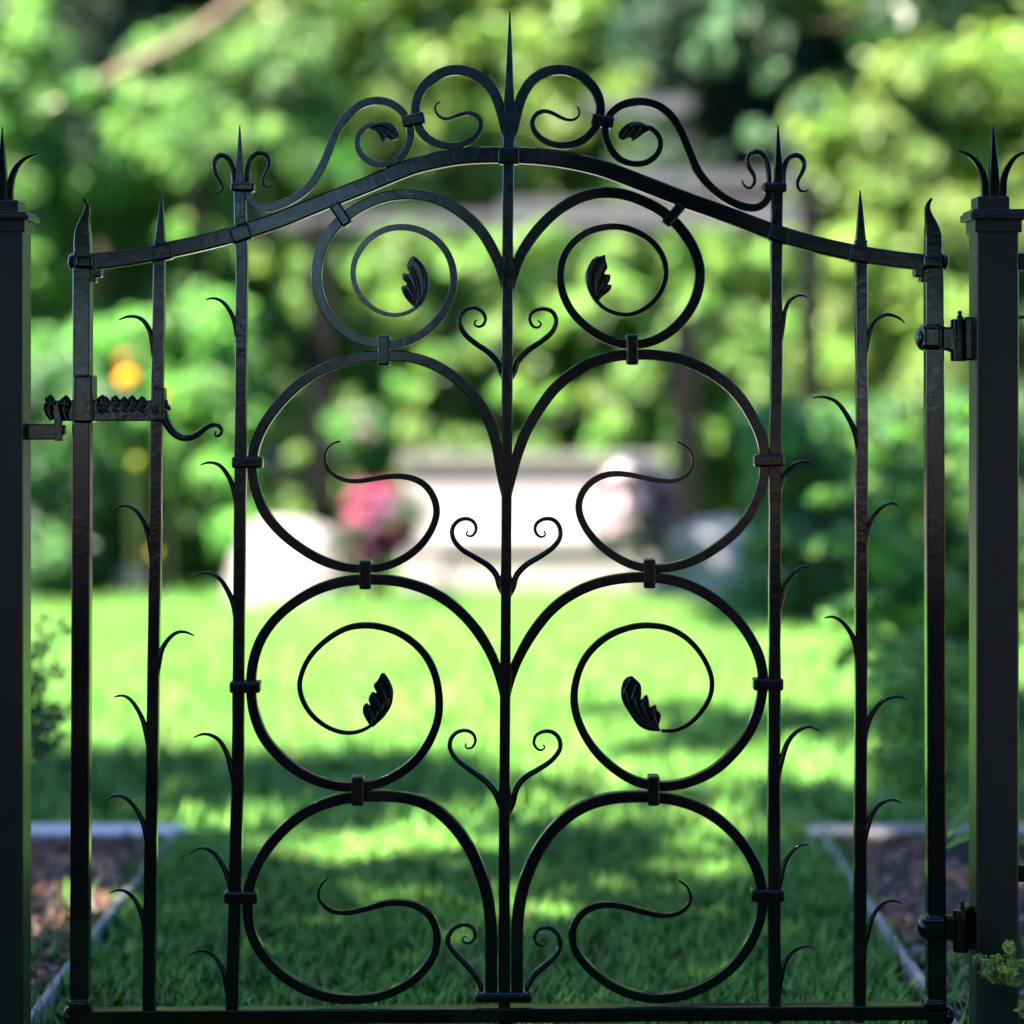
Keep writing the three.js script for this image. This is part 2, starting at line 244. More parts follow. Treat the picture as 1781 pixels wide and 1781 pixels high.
scroll([[1340, 318], [1337.5, 337], [1331, 352], [1316.6, 361], [1295, 360], [1268, 349.5], [1239, 328.5], [1214.5, 299], [1198, 262], [1184, 229], [1165.7, 200], [1141.4, 183], [1114.5, 177], [1087.5, 180.5], [1066.5, 193.2], [1054, 213], [1053, 237], [1063, 261], [1079.4, 278.5], [1101, 285.5], [1125, 282.5], [1143.5, 268], [1149.3, 248.5], [1143, 232.5], [1128, 221]], S_OUTER,
  [[[1134, 226], [1117, 213.5], [1095.6, 213], [1079.4, 225.5], [1075, 237], [1082, 244], [1095.6, 239], [1100, 245.5], [1109, 240.5], [1122.5, 230.4]], [[[[1128, 222], [1108, 217.5], [1092, 223], [1080, 238]], [0, 8, 0.5, 9, 1, 6]], [[[1115, 221], [1107, 231], [1101, 241]], [0, 6, 0.6, 8, 1, 5]], [[[1104, 221], [1095, 230], [1087, 238]], [0, 5, 0.6, 8, 1, 5]]], -0.007]);
const S_LEAFY = [0, 8, 0.04, 17, 0.08, 19, 0.2, 19, 0.42, 18, 0.56, 15, 0.7, 12.5, 0.82, 10.5, 0.93, 8, 1, 6.5];
scroll([[880, 530], [878, 503], [874, 480], [868, 459.5], [856, 433], [838.4, 404], [809, 374.5], [776.5, 353.5], [742, 341.5], [709, 338], [674, 342], [641.7, 352.8], [609.4, 371], [580, 397], [561, 429.5], [551.5, 467], [553, 504.8], [566, 539], [590.5, 569], [625.5, 591], [666, 599.7], [703.7, 595], [738.7, 577.8], [768, 548.5], [785.5, 514], [789.2, 480.6], [782, 448.5], [763, 421], [733.3, 401.7], [701, 395], [669, 400], [639.5, 418.3], [620.5, 445], [614, 472.5], [619.5, 501], [639, 528.5], [663, 543.5], [687.5, 548.3], [709, 544], [727, 533]], S_LEAFY,
  [[[722, 535], [711, 526], [702, 513], [698, 499], [709, 494.5], [701, 486.5], [701, 475.5], [712, 476.5], [707.7, 462], [718.5, 445.5], [733, 457], [744, 478], [745.5, 499.4], [737, 518], [728, 534]], [[[[728, 532], [738, 515], [741, 490], [733, 462], [720, 450]], [0, 6, 0.5, 11, 1, 7]], [[[728, 524], [728, 505], [724, 487], [716, 464]], [0, 6, 0.5, 10, 1, 7]], [[[724, 522], [718, 505], [705, 480]], [0, 6, 0.6, 10, 1, 6]], [[[722, 528], [712, 516], [703, 501]], [0, 6, 0.6, 10, 1, 6]]]]);
scroll([[885.5, 530], [888, 504.8], [894, 477], [904.5, 447], [922, 417], [949, 384.5], [979, 359.5], [1013.6, 341.8], [1048.6, 335.5], [1083.7, 338.5], [1117, 349.9], [1151, 368], [1181, 395], [1203, 427], [1215.5, 461.7], [1216.5, 489], [1207.6, 523.7], [1188.8, 554], [1159, 581], [1127, 595.5], [1091.8, 599.5], [1056.7, 590.5], [1023, 571], [994.7, 542], [979, 510.5], [974.5, 480.6], [979, 451], [994, 425], [1019, 405], [1047, 396], [1076, 394.5], [1105.2, 402.7], [1134, 420.5], [1152.4, 445.5], [1158.5, 472.5], [1153, 499.4], [1137.6, 523.5], [1116, 540], [1091.8, 547.5], [1067.5, 544], [1049, 535], [1038, 523.7]], S_LEAFY,
  [[[1036, 528], [1024, 508], [1017.5, 482], [1024, 460], [1035, 447], [1046, 445.5], [1052.5, 443], [1053.5, 452], [1056.7, 465.7], [1051.5, 476], [1061.6, 478], [1060.5, 488.7], [1057, 494], [1063.5, 496], [1061, 505], [1046, 518], [1042, 523]], [[[[1037, 522], [1026, 500], [1025, 474], [1034, 452], [1049, 447]], [0, 6, 0.5, 11, 1, 6]], [[[1038, 514], [1038, 495], [1042, 474], [1050, 456]], [0, 6, 0.5, 10, 1, 7]], [[[1039, 512], [1046, 496], [1058, 481]], [0, 6, 0.6, 10, 1, 6]], [[[1040, 520], [1049, 508], [1061, 498]], [0, 6, 0.6, 10, 1, 6]]]]);
const S_PLAIN = [0, 8, 0.04, 17, 0.08, 19, 0.2, 19, 0.45, 18, 0.62, 16, 0.74, 13.5, 0.84, 11, 0.92, 8, 0.97, 5, 1, 3];
scroll([[880, 880], [875, 848], [870, 812], [862.7, 770], [849.5, 729], [826, 690.5], [793, 658.4], [755, 634.5], [711.8, 621], [668.7, 619], [625.5, 621.5], [588, 631.5], [550, 648], [515, 672.5], [481, 708], [458, 741], [444.5, 773], [439.5, 802.4], [440.6, 829.4], [448.5, 861.7], [462, 893], [487, 924], [518.6, 950], [556, 972.3], [594, 985], [634.5, 988.5], [672, 984], [705, 969.5], [734, 945.5], [753, 916], [759.8, 888.7], [753, 862], [737, 841.8], [712.6, 830.5], [685.7, 828], [656, 831.5], [629, 836.3], [605, 836], [585.5, 829], [570.5, 816], [564.6, 799.7], [567.3, 783.5], [578, 771.3], [592, 767.4]], S_PLAIN);
scroll([[882.5, 880], [887, 848], [894, 813], [903.5, 780], [917, 746], [940, 708], [965.3, 675], [998, 647.7], [1035.2, 628], [1073, 619], [1108, 616.5], [1146, 618.3], [1183.4, 625], [1221, 640], [1259, 664], [1288.5, 693.5], [1308, 725], [1322, 755], [1328, 779], [1329, 807], [1327, 834.8], [1318, 864.4], [1302, 896], [1278, 926], [1248, 950.6], [1213, 971.5], [1175, 984.5], [1132, 988.5], [1094.5, 980.5], [1062, 962.8], [1032.5, 937], [1013, 907.5], [1006.2, 880.6], [1013.6, 855.5], [1032.5, 835.3], [1056.7, 825.2], [1086.4, 824.5], [1116, 830], [1145.7, 835.8], [1172.6, 836.3], [1193.5, 826.5], [1205.5, 807.8], [1203.2, 789], [1192.8, 776], [1177.5, 768]], S_PLAIN);
const S_LEAFY2 = [0, 8, 0.04, 16, 0.08, 18, 0.2, 18, 0.42, 17.5, 0.58, 16.5, 0.7, 13.5, 0.82, 10.5, 0.94, 8, 1, 6];
scroll([[876.5, 1230], [872, 1196], [863.5, 1160], [847.4, 1124.5], [820.4, 1085], [785.4, 1051], [748, 1027.8], [702, 1012.6], [666, 1007.8], [632, 1007.8], [594, 1012], [551, 1025.5], [508, 1050.8], [476, 1080], [454, 1112.5], [441.5, 1149], [437.3, 1182], [437.7, 1209], [443.5, 1243], [457, 1278], [481, 1309.5], [513.2, 1337], [551, 1357], [588.7, 1366.3], [621, 1367.3], [656, 1362], [694, 1345], [726, 1318.5], [750, 1283], [762.5, 1245.5], [763.8, 1213.2], [759.5, 1182.5], [747.7, 1151.5], [726, 1123.5], [694, 1101], [660, 1089.7], [633, 1087.5], [604.8, 1092], [575.2, 1107.5], [545.5, 1134], [529.4, 1159.5], [521.3, 1188], [525, 1213.2], [537.4, 1237], [556.3, 1256], [583, 1270.5], [610.2, 1274.7], [632, 1269.5], [647, 1260.5]], S_LEAFY2,
  [[[644, 1263], [632.5, 1243.5], [631, 1230], [637, 1222.6], [643.9, 1226.5], [640.7, 1215], [647, 1203.5], [654.7, 1204.5], [649.5, 1191.6], [656, 1183.5], [665.5, 1169.5], [676.2, 1180.9], [684.3, 1199.7], [683, 1216], [673.5, 1238], [660, 1254], [650, 1264]], [[[[648, 1262], [665, 1246], [678, 1222], [679, 1197], [667, 1174]], [0, 5, 0.5, 9, 1, 7]], [[[655, 1252], [668, 1232], [669, 1212], [660, 1190]], [0, 6, 0.5, 12, 1, 7]], [[[651, 1254], [660, 1240], [659, 1225], [648, 1209]], [0, 6, 0.5, 11, 1, 7]], [[[648, 1259], [649, 1246], [638, 1228]], [0, 6, 0.5, 10, 1, 6]]]]);
scroll([[880, 1230], [885.5, 1196], [895, 1160], [909, 1130], [931, 1094], [960, 1059.5], [995, 1033.5], [1035.2, 1015.5], [1081, 1005.8], [1128, 1004], [1170, 1008.8], [1207.6, 1022], [1245.4, 1044], [1280, 1075], [1304.7, 1109.6], [1320, 1142], [1326.3, 1176], [1323.5, 1213.2], [1315, 1245.5], [1299.3, 1278], [1275, 1309.5], [1245.4, 1336.5], [1207.6, 1356.5], [1167, 1366], [1137.6, 1365.8], [1102.6, 1357], [1070, 1338], [1038, 1308.5], [1014, 1272.5], [1001, 1237], [998.3, 1207.8], [1003, 1178], [1016.5, 1146], [1038, 1120.5], [1062, 1103.5], [1085, 1094.2], [1110.6, 1088.3], [1135, 1088], [1162, 1092.5], [1189, 1106], [1213, 1129], [1229.2, 1155], [1237, 1176], [1238.3, 1195], [1233, 1216], [1218.4, 1239.5], [1197, 1260], [1172.6, 1270.3], [1150, 1271]], S_LEAFY2,
  [[[1150, 1271.5], [1129.5, 1270.5], [1110.6, 1261.7], [1094.5, 1241], [1082.5, 1219], [1079.6, 1199.7], [1085, 1183], [1097.2, 1175.5], [1106.6, 1182], [1114.7, 1191.6], [1115.5, 1207.8], [1114.7, 1217], [1124, 1208], [1128.2, 1216], [1130.8, 1229], [1140.3, 1225.3], [1143, 1235], [1149.5, 1242], [1148.4, 1252], [1146, 1262]], [[[[1146, 1268], [1118, 1258], [1098, 1236], [1087, 1206], [1097, 1180]], [0, 5, 0.5, 10, 1, 7]], [[[1132, 1261], [1112, 1243], [1101, 1218], [1108, 1192]], [0, 6, 0.5, 12, 1, 7]], [[[1138, 1262], [1125, 1247], [1117, 1232], [1123, 1213]], [0, 6, 0.5, 11, 1, 7]], [[[1144, 1264], [1136, 1250], [1136, 1232]], [0, 6, 0.5, 10, 1, 6]]]]);
const S_LOW = [0, 21, 0.2, 20, 0.45, 18.5, 0.66, 17, 0.78, 14.5, 0.87, 11.5, 0.94, 8.5, 0.98, 5, 1, 3];
scroll([[854.5, 1740], [854.3, 1700], [854.3, 1660.8], [853.6, 1606], [848, 1559.7], [836.4, 1519], [818.4, 1477], [793.5, 1441], [767, 1414.5], [750, 1402], [718, 1389.5], [680.3, 1384], [643, 1383.5], [618, 1385], [583.3, 1391.5], [540, 1408], [502.4, 1434.2], [470, 1469], [446, 1507], [434, 1542], [431.4, 1571], [434, 1604.6], [443, 1635], [463, 1667], [490, 1694], [526, 1717], [568.5, 1732], [613.4, 1736.5], [658.3, 1732], [698.7, 1716.5], [732, 1692], [753.5, 1661], [760.5, 1630.5], [755, 1603.5], [738, 1582.5], [714.4, 1571.8], [690, 1568.8], [663, 1572.5], [634, 1581], [602, 1587], [578, 1584.5], [562, 1574], [554, 1559.5], [555, 1545], [563, 1532.5], [574, 1523.7]], S_LOW);
scroll([[899.3, 1740], [899.3, 1700], [899.3, 1660.8], [900, 1606], [906, 1559.7], [917.2, 1519], [937, 1477], [962, 1442.5], [995, 1414], [1029, 1396.5], [1063, 1388], [1100, 1385], [1138, 1385.8], [1178, 1391.5], [1215.7, 1404.5], [1250.8, 1426], [1280.4, 1453.5], [1302, 1483], [1317, 1514], [1324.5, 1545], [1325.7, 1571], [1321, 1598], [1309, 1631], [1289, 1663], [1261.7, 1691.5], [1226, 1714.5], [1187.6, 1729.5], [1145, 1735], [1111, 1731.5], [1080, 1721.5], [1045.2, 1701], [1014, 1672.3], [998.5, 1645], [995, 1622.6], [1001, 1602.4], [1016, 1585], [1038.5, 1574.8], [1062, 1573], [1090, 1577.3], [1122, 1586.3], [1156, 1592], [1181, 1587.5], [1196.5, 1575.5], [1202, 1559.7], [1197.7, 1546], [1190, 1537], [1179.7, 1531]], S_LOW);

// forged bands that clip the scrolls together
for (const [x, y, w, h, a] of [[718.5, 207.5, 40, 21, 0.22], [1048.5, 209.5, 40, 20, -0.2], [592, 372, 20, 45, 0.6], [1172, 373, 18, 45, -0.72], [667.3, 609.5, 21.5, 53, 0], [1100, 608, 21, 53, 0.02], [429.3, 804.5, 54, 20, 0], [1338.4, 801, 52, 22, 0.02], [635, 1000, 21.5, 51, 0], [1130, 998.5, 21.5, 51, 0], [425.5, 1196, 54, 20, 0], [1337, 1191.5, 53, 21, 0], [621.5, 1376.5, 21.5, 52, 0], [1137.3, 1376.5, 21, 52, 0], [418, 1562.5, 58, 21, 0], [1336, 1559, 57, 22, 0]])
  part('collar', block(x - w / 2, y - h / 2, x + w / 2, y + h / 2, 0.0035, 0.027, 0.0035, a), iron, gate);

// latch
const latch = part('latch_bar', [block(96, 696, 266, 732.5, 0.001, 0.007, 0.002),
  ...[[86, 22], [112, 24], [176, 21], [184, 14], [200, 17], [216, 15], [230, 16], [246, 17]].map(([x, w], i) => sweep([[x - 3, 690 + (i % 2) * 2], [x + 3, 700], [x - 2, 712], [x + 5, 722 + (i < 2 ? 9 : -6)]], [0, w * 0.7, 0.4, w, 1, w * 0.4], { section: ROUND, depth: 12, z: 0.0005, passes: 1 }))], ironRough, gate);
part('latch_sleeve', [block(127, 652, 161.5, 736, 0.0085, 0.037, 0.004), block(263, 674, 286, 733, 0.006, 0.024, 0.003)], iron, latch);
part('screw', [(() => { const g = turned([[0, 0.002], [0.0042, 0.0016], [0.0052, 0], [0.0052, -0.004]], 16); g.rotateX(Math.PI / 2); const p = at(270, 713.5, 0.0065); g.translate(p.x, p.y, p.z); return g; })(), block(269, 707.5, 271, 719.5, 0.009, 0.001, 0.0003)], iron, latch);
part('latch_handle', [sweep([[284, 715], [286.5, 728], [296.5, 747], [307, 757], [319, 761.5], [331, 761], [343, 756], [360, 743], [370, 738.8], [379, 740], [385.8, 748.5], [380.5, 758.5], [373, 757], [376, 750]], [0, 17, 0.15, 14, 0.45, 12, 0.7, 9, 0.88, 6, 1, 3], { section: ROUND, depth: 13, z: -0.002, step: 2, passes: 1 }), ...[[288, 700, 11], [293, 709, 10], [287, 718, 10]].map(([x, y, w]) => sweep([[x - 6, y - 4], [x, y], [x + 3, y + 5]], [0, w * 0.6, 0.5, w, 1, w * 0.4], { section: ROUND, depth: 10, z: 0, passes: 1 }))], iron, latch);

// hinges
for (const [dx, dy] of [[0, 0], [4, 1026.5]]) {
  const strap = part('hinge_strap', [block(1604, 563, 1642, 609, 0.0075, 0.036, 0.008), ball(1605, 588, -0.01, 0.011, 0.0175, 0.016), sweep([[1634, 589], [1644, 589], [1652, 589.5], [1662, 590]], [0, 46, 0.4, 40, 0.75, 46, 1, 52], { depth: 20, z: -0.0095, passes: 0 }), block(1678, 551, 1699.5, 627, -0.004, 0.022, 0.003)].map((g) => g.translate(dx * PX, -dy * PX, 0)), iron, gate);
  const p = at(1667 + dx, 591 + dy, -0.009);
  const barrel = turned([[0, 0.0295], [0.006, 0.0293], [0.0088, 0.0288], [0.0112, 0.0272], [0.0112, 0.001], [0.0108, 0.0004], [0.0108, -0.0004], [0.0112, -0.001], [0.0112, -0.0288], [0.0100, -0.030], [0, -0.030]], 24);
  part('hinge_barrel', barrel.translate(p.x, p.y, p.z), iron, strap);
  part('hinge_pin', turned([[0.0045, 0.028], [0.0042, 0.0325], [0.0025, 0.0345], [0.0025, 0.036], [0.0034, 0.0378], [0.0024, 0.0402], [0, 0.041]], 16).translate(p.x + 0.002, p.y, p.z), iron, strap);
}

// ---------- the posts, and the fence beyond the right one ----------
function gatePost(label, cx, slant, leafL, leafR, spike, socket, cap) {
  const Z = -0.010, zf = Z + 0.0296, depth = 0.0592, base = at(cx, 0, zf);
  const t = thing('gate_post', label, 'gate post', V(base.x, 0, Z), 'gate posts');
  const x0 = at(cx - 37, 0, zf).x, x1 = at(cx + 37, 0, zf).x, top = at(0, 385, zf).y;
  const g = plain(new RoundedBoxGeometry(x1 - x0, top + 0.02, depth, 4, 0.005));
  const uv = g.attributes.uv, ps = g.attributes.position; for (let i = 0; i < uv.count; i++) uv.setXY(i, ps.getX(i) + ps.getZ(i), ps.getY(i));
  part('shaft', g.translate((x0 + x1) / 2, (top - 0.02) / 2, Z), powder, t);
  const mid = (x0 + x1) / 2, capY = at(0, cap, zf + 0.012).y, y = (py) => at(0, py, zf).y;
  const box = (w, y0, y1, d, r) => plain(new RoundedBoxGeometry(w, y1 - y0, d, 3, r)).translate(mid, (y0 + y1) / 2, Z);
  part('neck', box(0.0655, y(404), y(381), 0.0655, 0.002), powder, t);
  part('cap', [box(0.079, y(381) - 0.001, capY - 0.004, 0.079, 0.002), box(0.072, capY - 0.0045, capY, 0.072, 0.0018)], powder, t);
  part('socket', block(...socket, Z + 0.023, 0.046, 0.003), powder, t);
  part('spike', sweep(spike, [0, 20, 0.15, 19, 0.45, 14, 0.75, 7.5, 1, 1.8], { depth: 18, z: Z, passes: 0 }), iron, t);
  for (const l of [leafL, leafR]) part('curved_prong', sweep(l, [0, 12, 0.35, 11.5, 0.6, 9.5, 0.85, 6, 1, 3], { depth: 11, z: Z }), iron, t);
  return t;
}
const leftPost = gatePost('black square iron post that holds the latch catch', 2.5, 0, [[-9, 356], [-10, 323], [-16, 299], [-29, 280], [-43, 272], [-59, 267.6]], [[18, 356], [18.5, 323], [24, 300], [37.7, 281], [51, 272.3], [66.6, 267.6]], [[4.5, 352], [4.5, 330], [4.3, 280], [4, 221]], [-22, 347.5, 31.8, 372], 367.5);
const rightPost = gatePost('black square iron post that carries the two hinges', 1736, 0, [[1712.8, 350], [1712.4, 330], [1710.5, 308], [1701.6, 286], [1685.4, 270], [1666, 262]], [[1744.3, 350], [1744.7, 330], [1746.3, 308], [1755.5, 286], [1769, 270.5], [1787, 263]], [[1728.5, 346], [1728.5, 330], [1728, 280], [1727, 215]], [1699.5, 341, 1757, 366], 362.5);
const catchPart = part('latch_catch', [block(44, 737, 104, 765, -0.004, 0.010, 0.002), sweep([[97, 704], [100, 718], [102, 740], [102, 767]], [0, 9, 0.4, 12.5, 1, 12.5], { depth: 16, z: 0.003, passes: 1 }), block(108, 739, 112.5, 757, -0.003, 0.012, 0.002)], iron, leftPost);
const fence = thing('iron_fence', 'black iron railing running on beyond the hinge post at the edge of the view', 'fence', V(at(1900, 0).x, 0, -0.01));
for (const [y0, y1] of [[440, 470], [1505, 1535]]) part('fence_rail', block(1772, y0, 2300, y1, 0.001, 0.022), iron, fence);
part('fence_rail', sweep([[1772, 552], [1900, 552], [2300, 552]], 6, { depth: 8, z: -0.01 }), iron, fence);
for (let k = 0; k < 4; k++) part('upright_bar', sweep([[1850 + k * 110, 380], [1850 + k * 110, 900], [1850 + k * 110, 1820]], 20, { depth: 19, z: -0.0105, step: 20 }), iron, fence);

// ---------- ground ----------
const soilMap = dataTexture(512, (u, v) => { const h = 0.6 * tile(u, v, 8, 21) + 0.6 * tile(u, v, 40, 22); return [70 + 40 * h, 54 + 30 * h, 44 + 26 * h]; }, true); soilMap.repeat.set(60, 60);
const turfMap = dataTexture(512, (u, v) => { const h = 0.6 * tile(u, v, 7, 23) + 0.5 * tile(u, v, 50, 24); return [48 + 30 * h, 92 + 40 * h, 36 + 20 * h]; }, true); turfMap.repeat.set(12, 12);
const flat = (w, d, x, y, z) => { const g = new THREE.PlaneGeometry(w, d, 1, 1); g.rotateX(-Math.PI / 2); g.translate(x, y, z); return g; };
structure('ground', flat(240, 240, 0, -0.02, -30), new THREE.MeshStandardMaterial({ map: soilMap, roughness: 1 }), 'dark garden soil under the shrubs and trees');
structure('lawn', flat(14, 10, 0, -0.006, -4), new THREE.MeshStandardMaterial({ map: turfMap, roughness: 1 }), 'green lawn that runs from the gate to the white bench');

// beds of bark mulch inside the gate, left and right, held by grey boards
const BED = { l: -0.71, r: 0.64, near: 0.06, far: -1.62 };
const bedMat = new THREE.MeshStandardMaterial({ map: soilMap.clone(), roughness: 1 }); bedMat.map.repeat.set(4, 4);
structure('mulch_bed', flat(2.2, BED.near - BED.far, BED.l - 1.1, -0.002, (BED.near + BED.far) / 2), bedMat, 'bed of dark bark mulch left of the lawn behind the latch post');
structure('mulch_bed', flat(2.2, BED.near - BED.far, BED.r + 1.1, -0.002, (BED.near + BED.far) / 2), bedMat, 'bed of dark bark mulch right of the lawn behind the hinge post');
const boardMat = new THREE.MeshStandardMaterial({ color: lin(0.17, 0.17, 0.19), roughness: 0.8, bumpMap: woodGrain, bumpScale: 0.002 });
const paleBoard = new THREE.MeshStandardMaterial({ color: lin(0.42, 0.41, 0.45), roughness: 0.75, bumpMap: woodGrain, bumpScale: 0.002 });
for (const [s, x, lab] of [[-1, BED.l, 'left'], [1, BED.r, 'right']]) {
  const side = thing('edging_board', `grey weathered board along the lawn side of the ${lab} mulch bed`, 'lawn edging', V(x, 0, (BED.near + BED.far) / 2), 'edging boards of the mulch beds');
  for (let k = 0; k < 3; k++) { const l = (BED.near - BED.far) / 3; part('board', plain(new RoundedBoxGeometry(0.014, 0.075, l - 0.006, 2, 0.004)).rotateY((k - 1) * 0.006).rotateZ((k - 1) * 0.05).translate(x + (k - 1) * (k - 1) * 0.004, -0.006 + k * 0.003, BED.far + l * (k + 0.5)), boardMat, side); }
  const back = thing('edging_board', s < 0 ? 'pale board across the back of the left mulch bed, whitest of the edging' : 'bluish grey board across the back of the right mulch bed', 'lawn edging', V(x + s * 1.1, 0, BED.far - 0.02), 'edging boards of the mulch beds');
  for (let k = 0; k < 3; k++) part('board', plain(new RoundedBoxGeometry(0.724, 0.085, 0.1, 2, 0.008)).rotateY(0.008 * (k - 1)).translate(x + s * (0.35 + k * 0.735), -0.02 + 0.004 * (k % 2), BED.far - 0.05), s < 0 ? paleBoard : boardMat, back);
}
function scatter(name, label, geo, mat, list, cast = true) {
  const m = new THREE.InstancedMesh(geo, mat, list.length), o = new THREE.Object3D(); m.name = numbered(name); m.userData = { kind: 'stuff', label };
  list.forEach(([x, y, z, ry, s, sy, c, rx = 0, rz = 0], i) => { o.position.set(x, y, z); o.rotation.set(rx, ry, rz); o.scale.set(s, sy, s); o.updateMatrix(); m.setMatrixAt(i, o.matrix); m.setColorAt(i, c); });
  m.castShadow = cast; m.receiveShadow = true; scene.add(m); return m;
}
{
  const r = rngOf(11), g = new THREE.BoxGeometry(0.05, 0.006, 0.018, 3, 1, 1), p = g.attributes.position;
  for (let i = 0; i < p.count; i++) p.setXYZ(i, p.getX(i) + 0.005 * Math.sin(i * 7.1), p.getY(i) + 0.006 * Math.sin(p.getX(i) * 60), p.getZ(i) * (1 - 9 * Math.abs(p.getX(i))) + 0.002 * Math.sin(i * 3.3));
  g.computeVertexNormals();
  const tones = [[0.11, 0.058, 0.044], [0.15, 0.078, 0.06], [0.07, 0.04, 0.035], [0.26, 0.125, 0.07], [0.16, 0.11, 0.11], [0.22, 0.18, 0.18], [0.09, 0.046, 0.035]];
  for (const [s, x0, lab] of [[-1, BED.l, 'brown bark chips covering the bed left of the lawn'], [1, BED.r, 'brown bark chips covering the bed right of the lawn']]) {
    const list = [];
    for (let k = 0; k < 8500; k++) { const t = tones[Math.floor(r() ** 1.3 * tones.length)], f = 0.7 + 0.6 * r(); list.push([x0 + s * (0.02 + 1.3 * r() ** 1.3), 0.001 + 0.014 * r(), BED.far + 0.02 + (BED.near - BED.far) * r(), r() * 6.3, 0.4 + 0.6 * r(), 0.6 + 0.8 * r(), lin(t[0] * f, t[1] * f, t[2] * f), (r() - 0.5) * 0.9, (r() - 0.5) * 0.9]); }
    scatter('bark_mulch', lab, g, new THREE.MeshStandardMaterial({ roughness: 0.85 }), list);
  }
}
// grass: tufts of bent blades
{
  // every blade is its own bent strip, with its own tone; the blades of a lawn are joined into one mesh
  const turf = (name, label, list, blades, spread, h, seed) => {
    const r = rngOf(seed), n = list.length * blades, pos = new Float32Array(n * 15), nor = new Float32Array(n * 15), col = new Float32Array(n * 15), idx = new Uint32Array(n * 9);
    let k = 0;
    for (const [tx, , tz, , s, sy, c] of list) for (let b = 0; b < blades; b++, k++) {
      const a = r() * 6.283, d = spread * s * Math.sqrt(r()), x = tx + d * Math.cos(a), z = tz + d * Math.sin(a), dir = r() * 6.283, lean = 0.25 + 0.75 * r(), H = h * sy * (0.55 + 0.65 * r()), w = (0.0015 + 0.0013 * r()) * s, f = 0.75 + 0.5 * r(), cx = Math.cos(dir), cz = Math.sin(dir);
      [[0, -1], [0, 1], [0.55, -1], [0.55, 1], [1, 0]].forEach(([t, sd], q) => {
        const o = (k * 5 + q) * 3, out = lean * H * t * t * 0.85, ww = w * (1 - t * 0.4) * sd;
        pos.set([x + cx * out - cz * ww, -0.005 + H * t * (1 - 0.3 * lean * t), z + cz * out + cx * ww], o);
        nor.set([-cx * 0.55, 0.75, -cz * 0.55], o); col.set([c.r * f, c.g * f, c.b * f], o);
      });
      idx.set([0, 1, 2, 1, 3, 2, 2, 3, 4].map((q) => k * 5 + q), k * 9);
    }
    const g = new THREE.BufferGeometry(); for (const [key, v] of [['position', pos], ['normal', nor], ['color', col]]) g.setAttribute(key, new THREE.BufferAttribute(v, 3)); g.setIndex(new THREE.BufferAttribute(idx, 1));
    const m = new THREE.Mesh(g, mat); m.name = numbered(name); m.userData = { kind: 'stuff', label }; m.castShadow = m.receiveShadow = true; scene.add(m);
  };
  const mat = new THREE.MeshPhysicalMaterial({ vertexColors: true, roughness: 0.75, specularIntensity: 0.3, side: THREE.DoubleSide });
  const r = rngOf(5), near = [], mid = [], edge = [];
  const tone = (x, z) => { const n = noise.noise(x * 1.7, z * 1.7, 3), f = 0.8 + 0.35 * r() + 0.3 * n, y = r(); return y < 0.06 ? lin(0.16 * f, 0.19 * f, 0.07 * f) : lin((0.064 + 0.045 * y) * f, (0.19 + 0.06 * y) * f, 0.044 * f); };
  const put = (list, x, z, s) => list.push([x, -0.005, z, r() * 6.3, s * (0.8 + 0.5 * r()), s * (0.75 + 0.6 * r()), tone(x, z)]);
  for (let k = 0; k < 8500; k++) put(near, lerp(BED.l + 0.035, BED.r - 0.035, r()), lerp(0.3, BED.far, r()), 1);
  for (let k = 0; k < 21000; k++) { const z = lerp(BED.far - 0.02, -8.6, r() ** 0.85); const x = (r() - 0.5) * (4.4 - z * 0.62); if (z < BED.far - 0.14 || (x > BED.l + 0.035 && x < BED.r - 0.035)) put(mid, x, z, 1.25); }
  for (let k = 0; k < 260; k++) put(near, (r() < 0.5 ? BED.l : BED.r) + (r() - 0.5) * 0.05, lerp(0.1, BED.far, r()), 0.75 + 0.6 * r());
  for (let k = 0; k < 130; k++) { const left = r() < 0.5; put(edge, left ? BED.l - 0.05 - 0.7 * r() * r() : BED.r + 0.05 + 0.7 * r() * r(), lerp(0.05, -1.2, r() * r()), 1.5); }
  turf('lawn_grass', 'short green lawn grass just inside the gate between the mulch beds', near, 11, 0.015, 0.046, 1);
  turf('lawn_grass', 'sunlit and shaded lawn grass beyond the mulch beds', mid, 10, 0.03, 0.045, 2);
  turf('weed_grass', 'thin weedy grass tufts poking out of the mulch', edge, 7, 0.012, 0.05, 3);
}

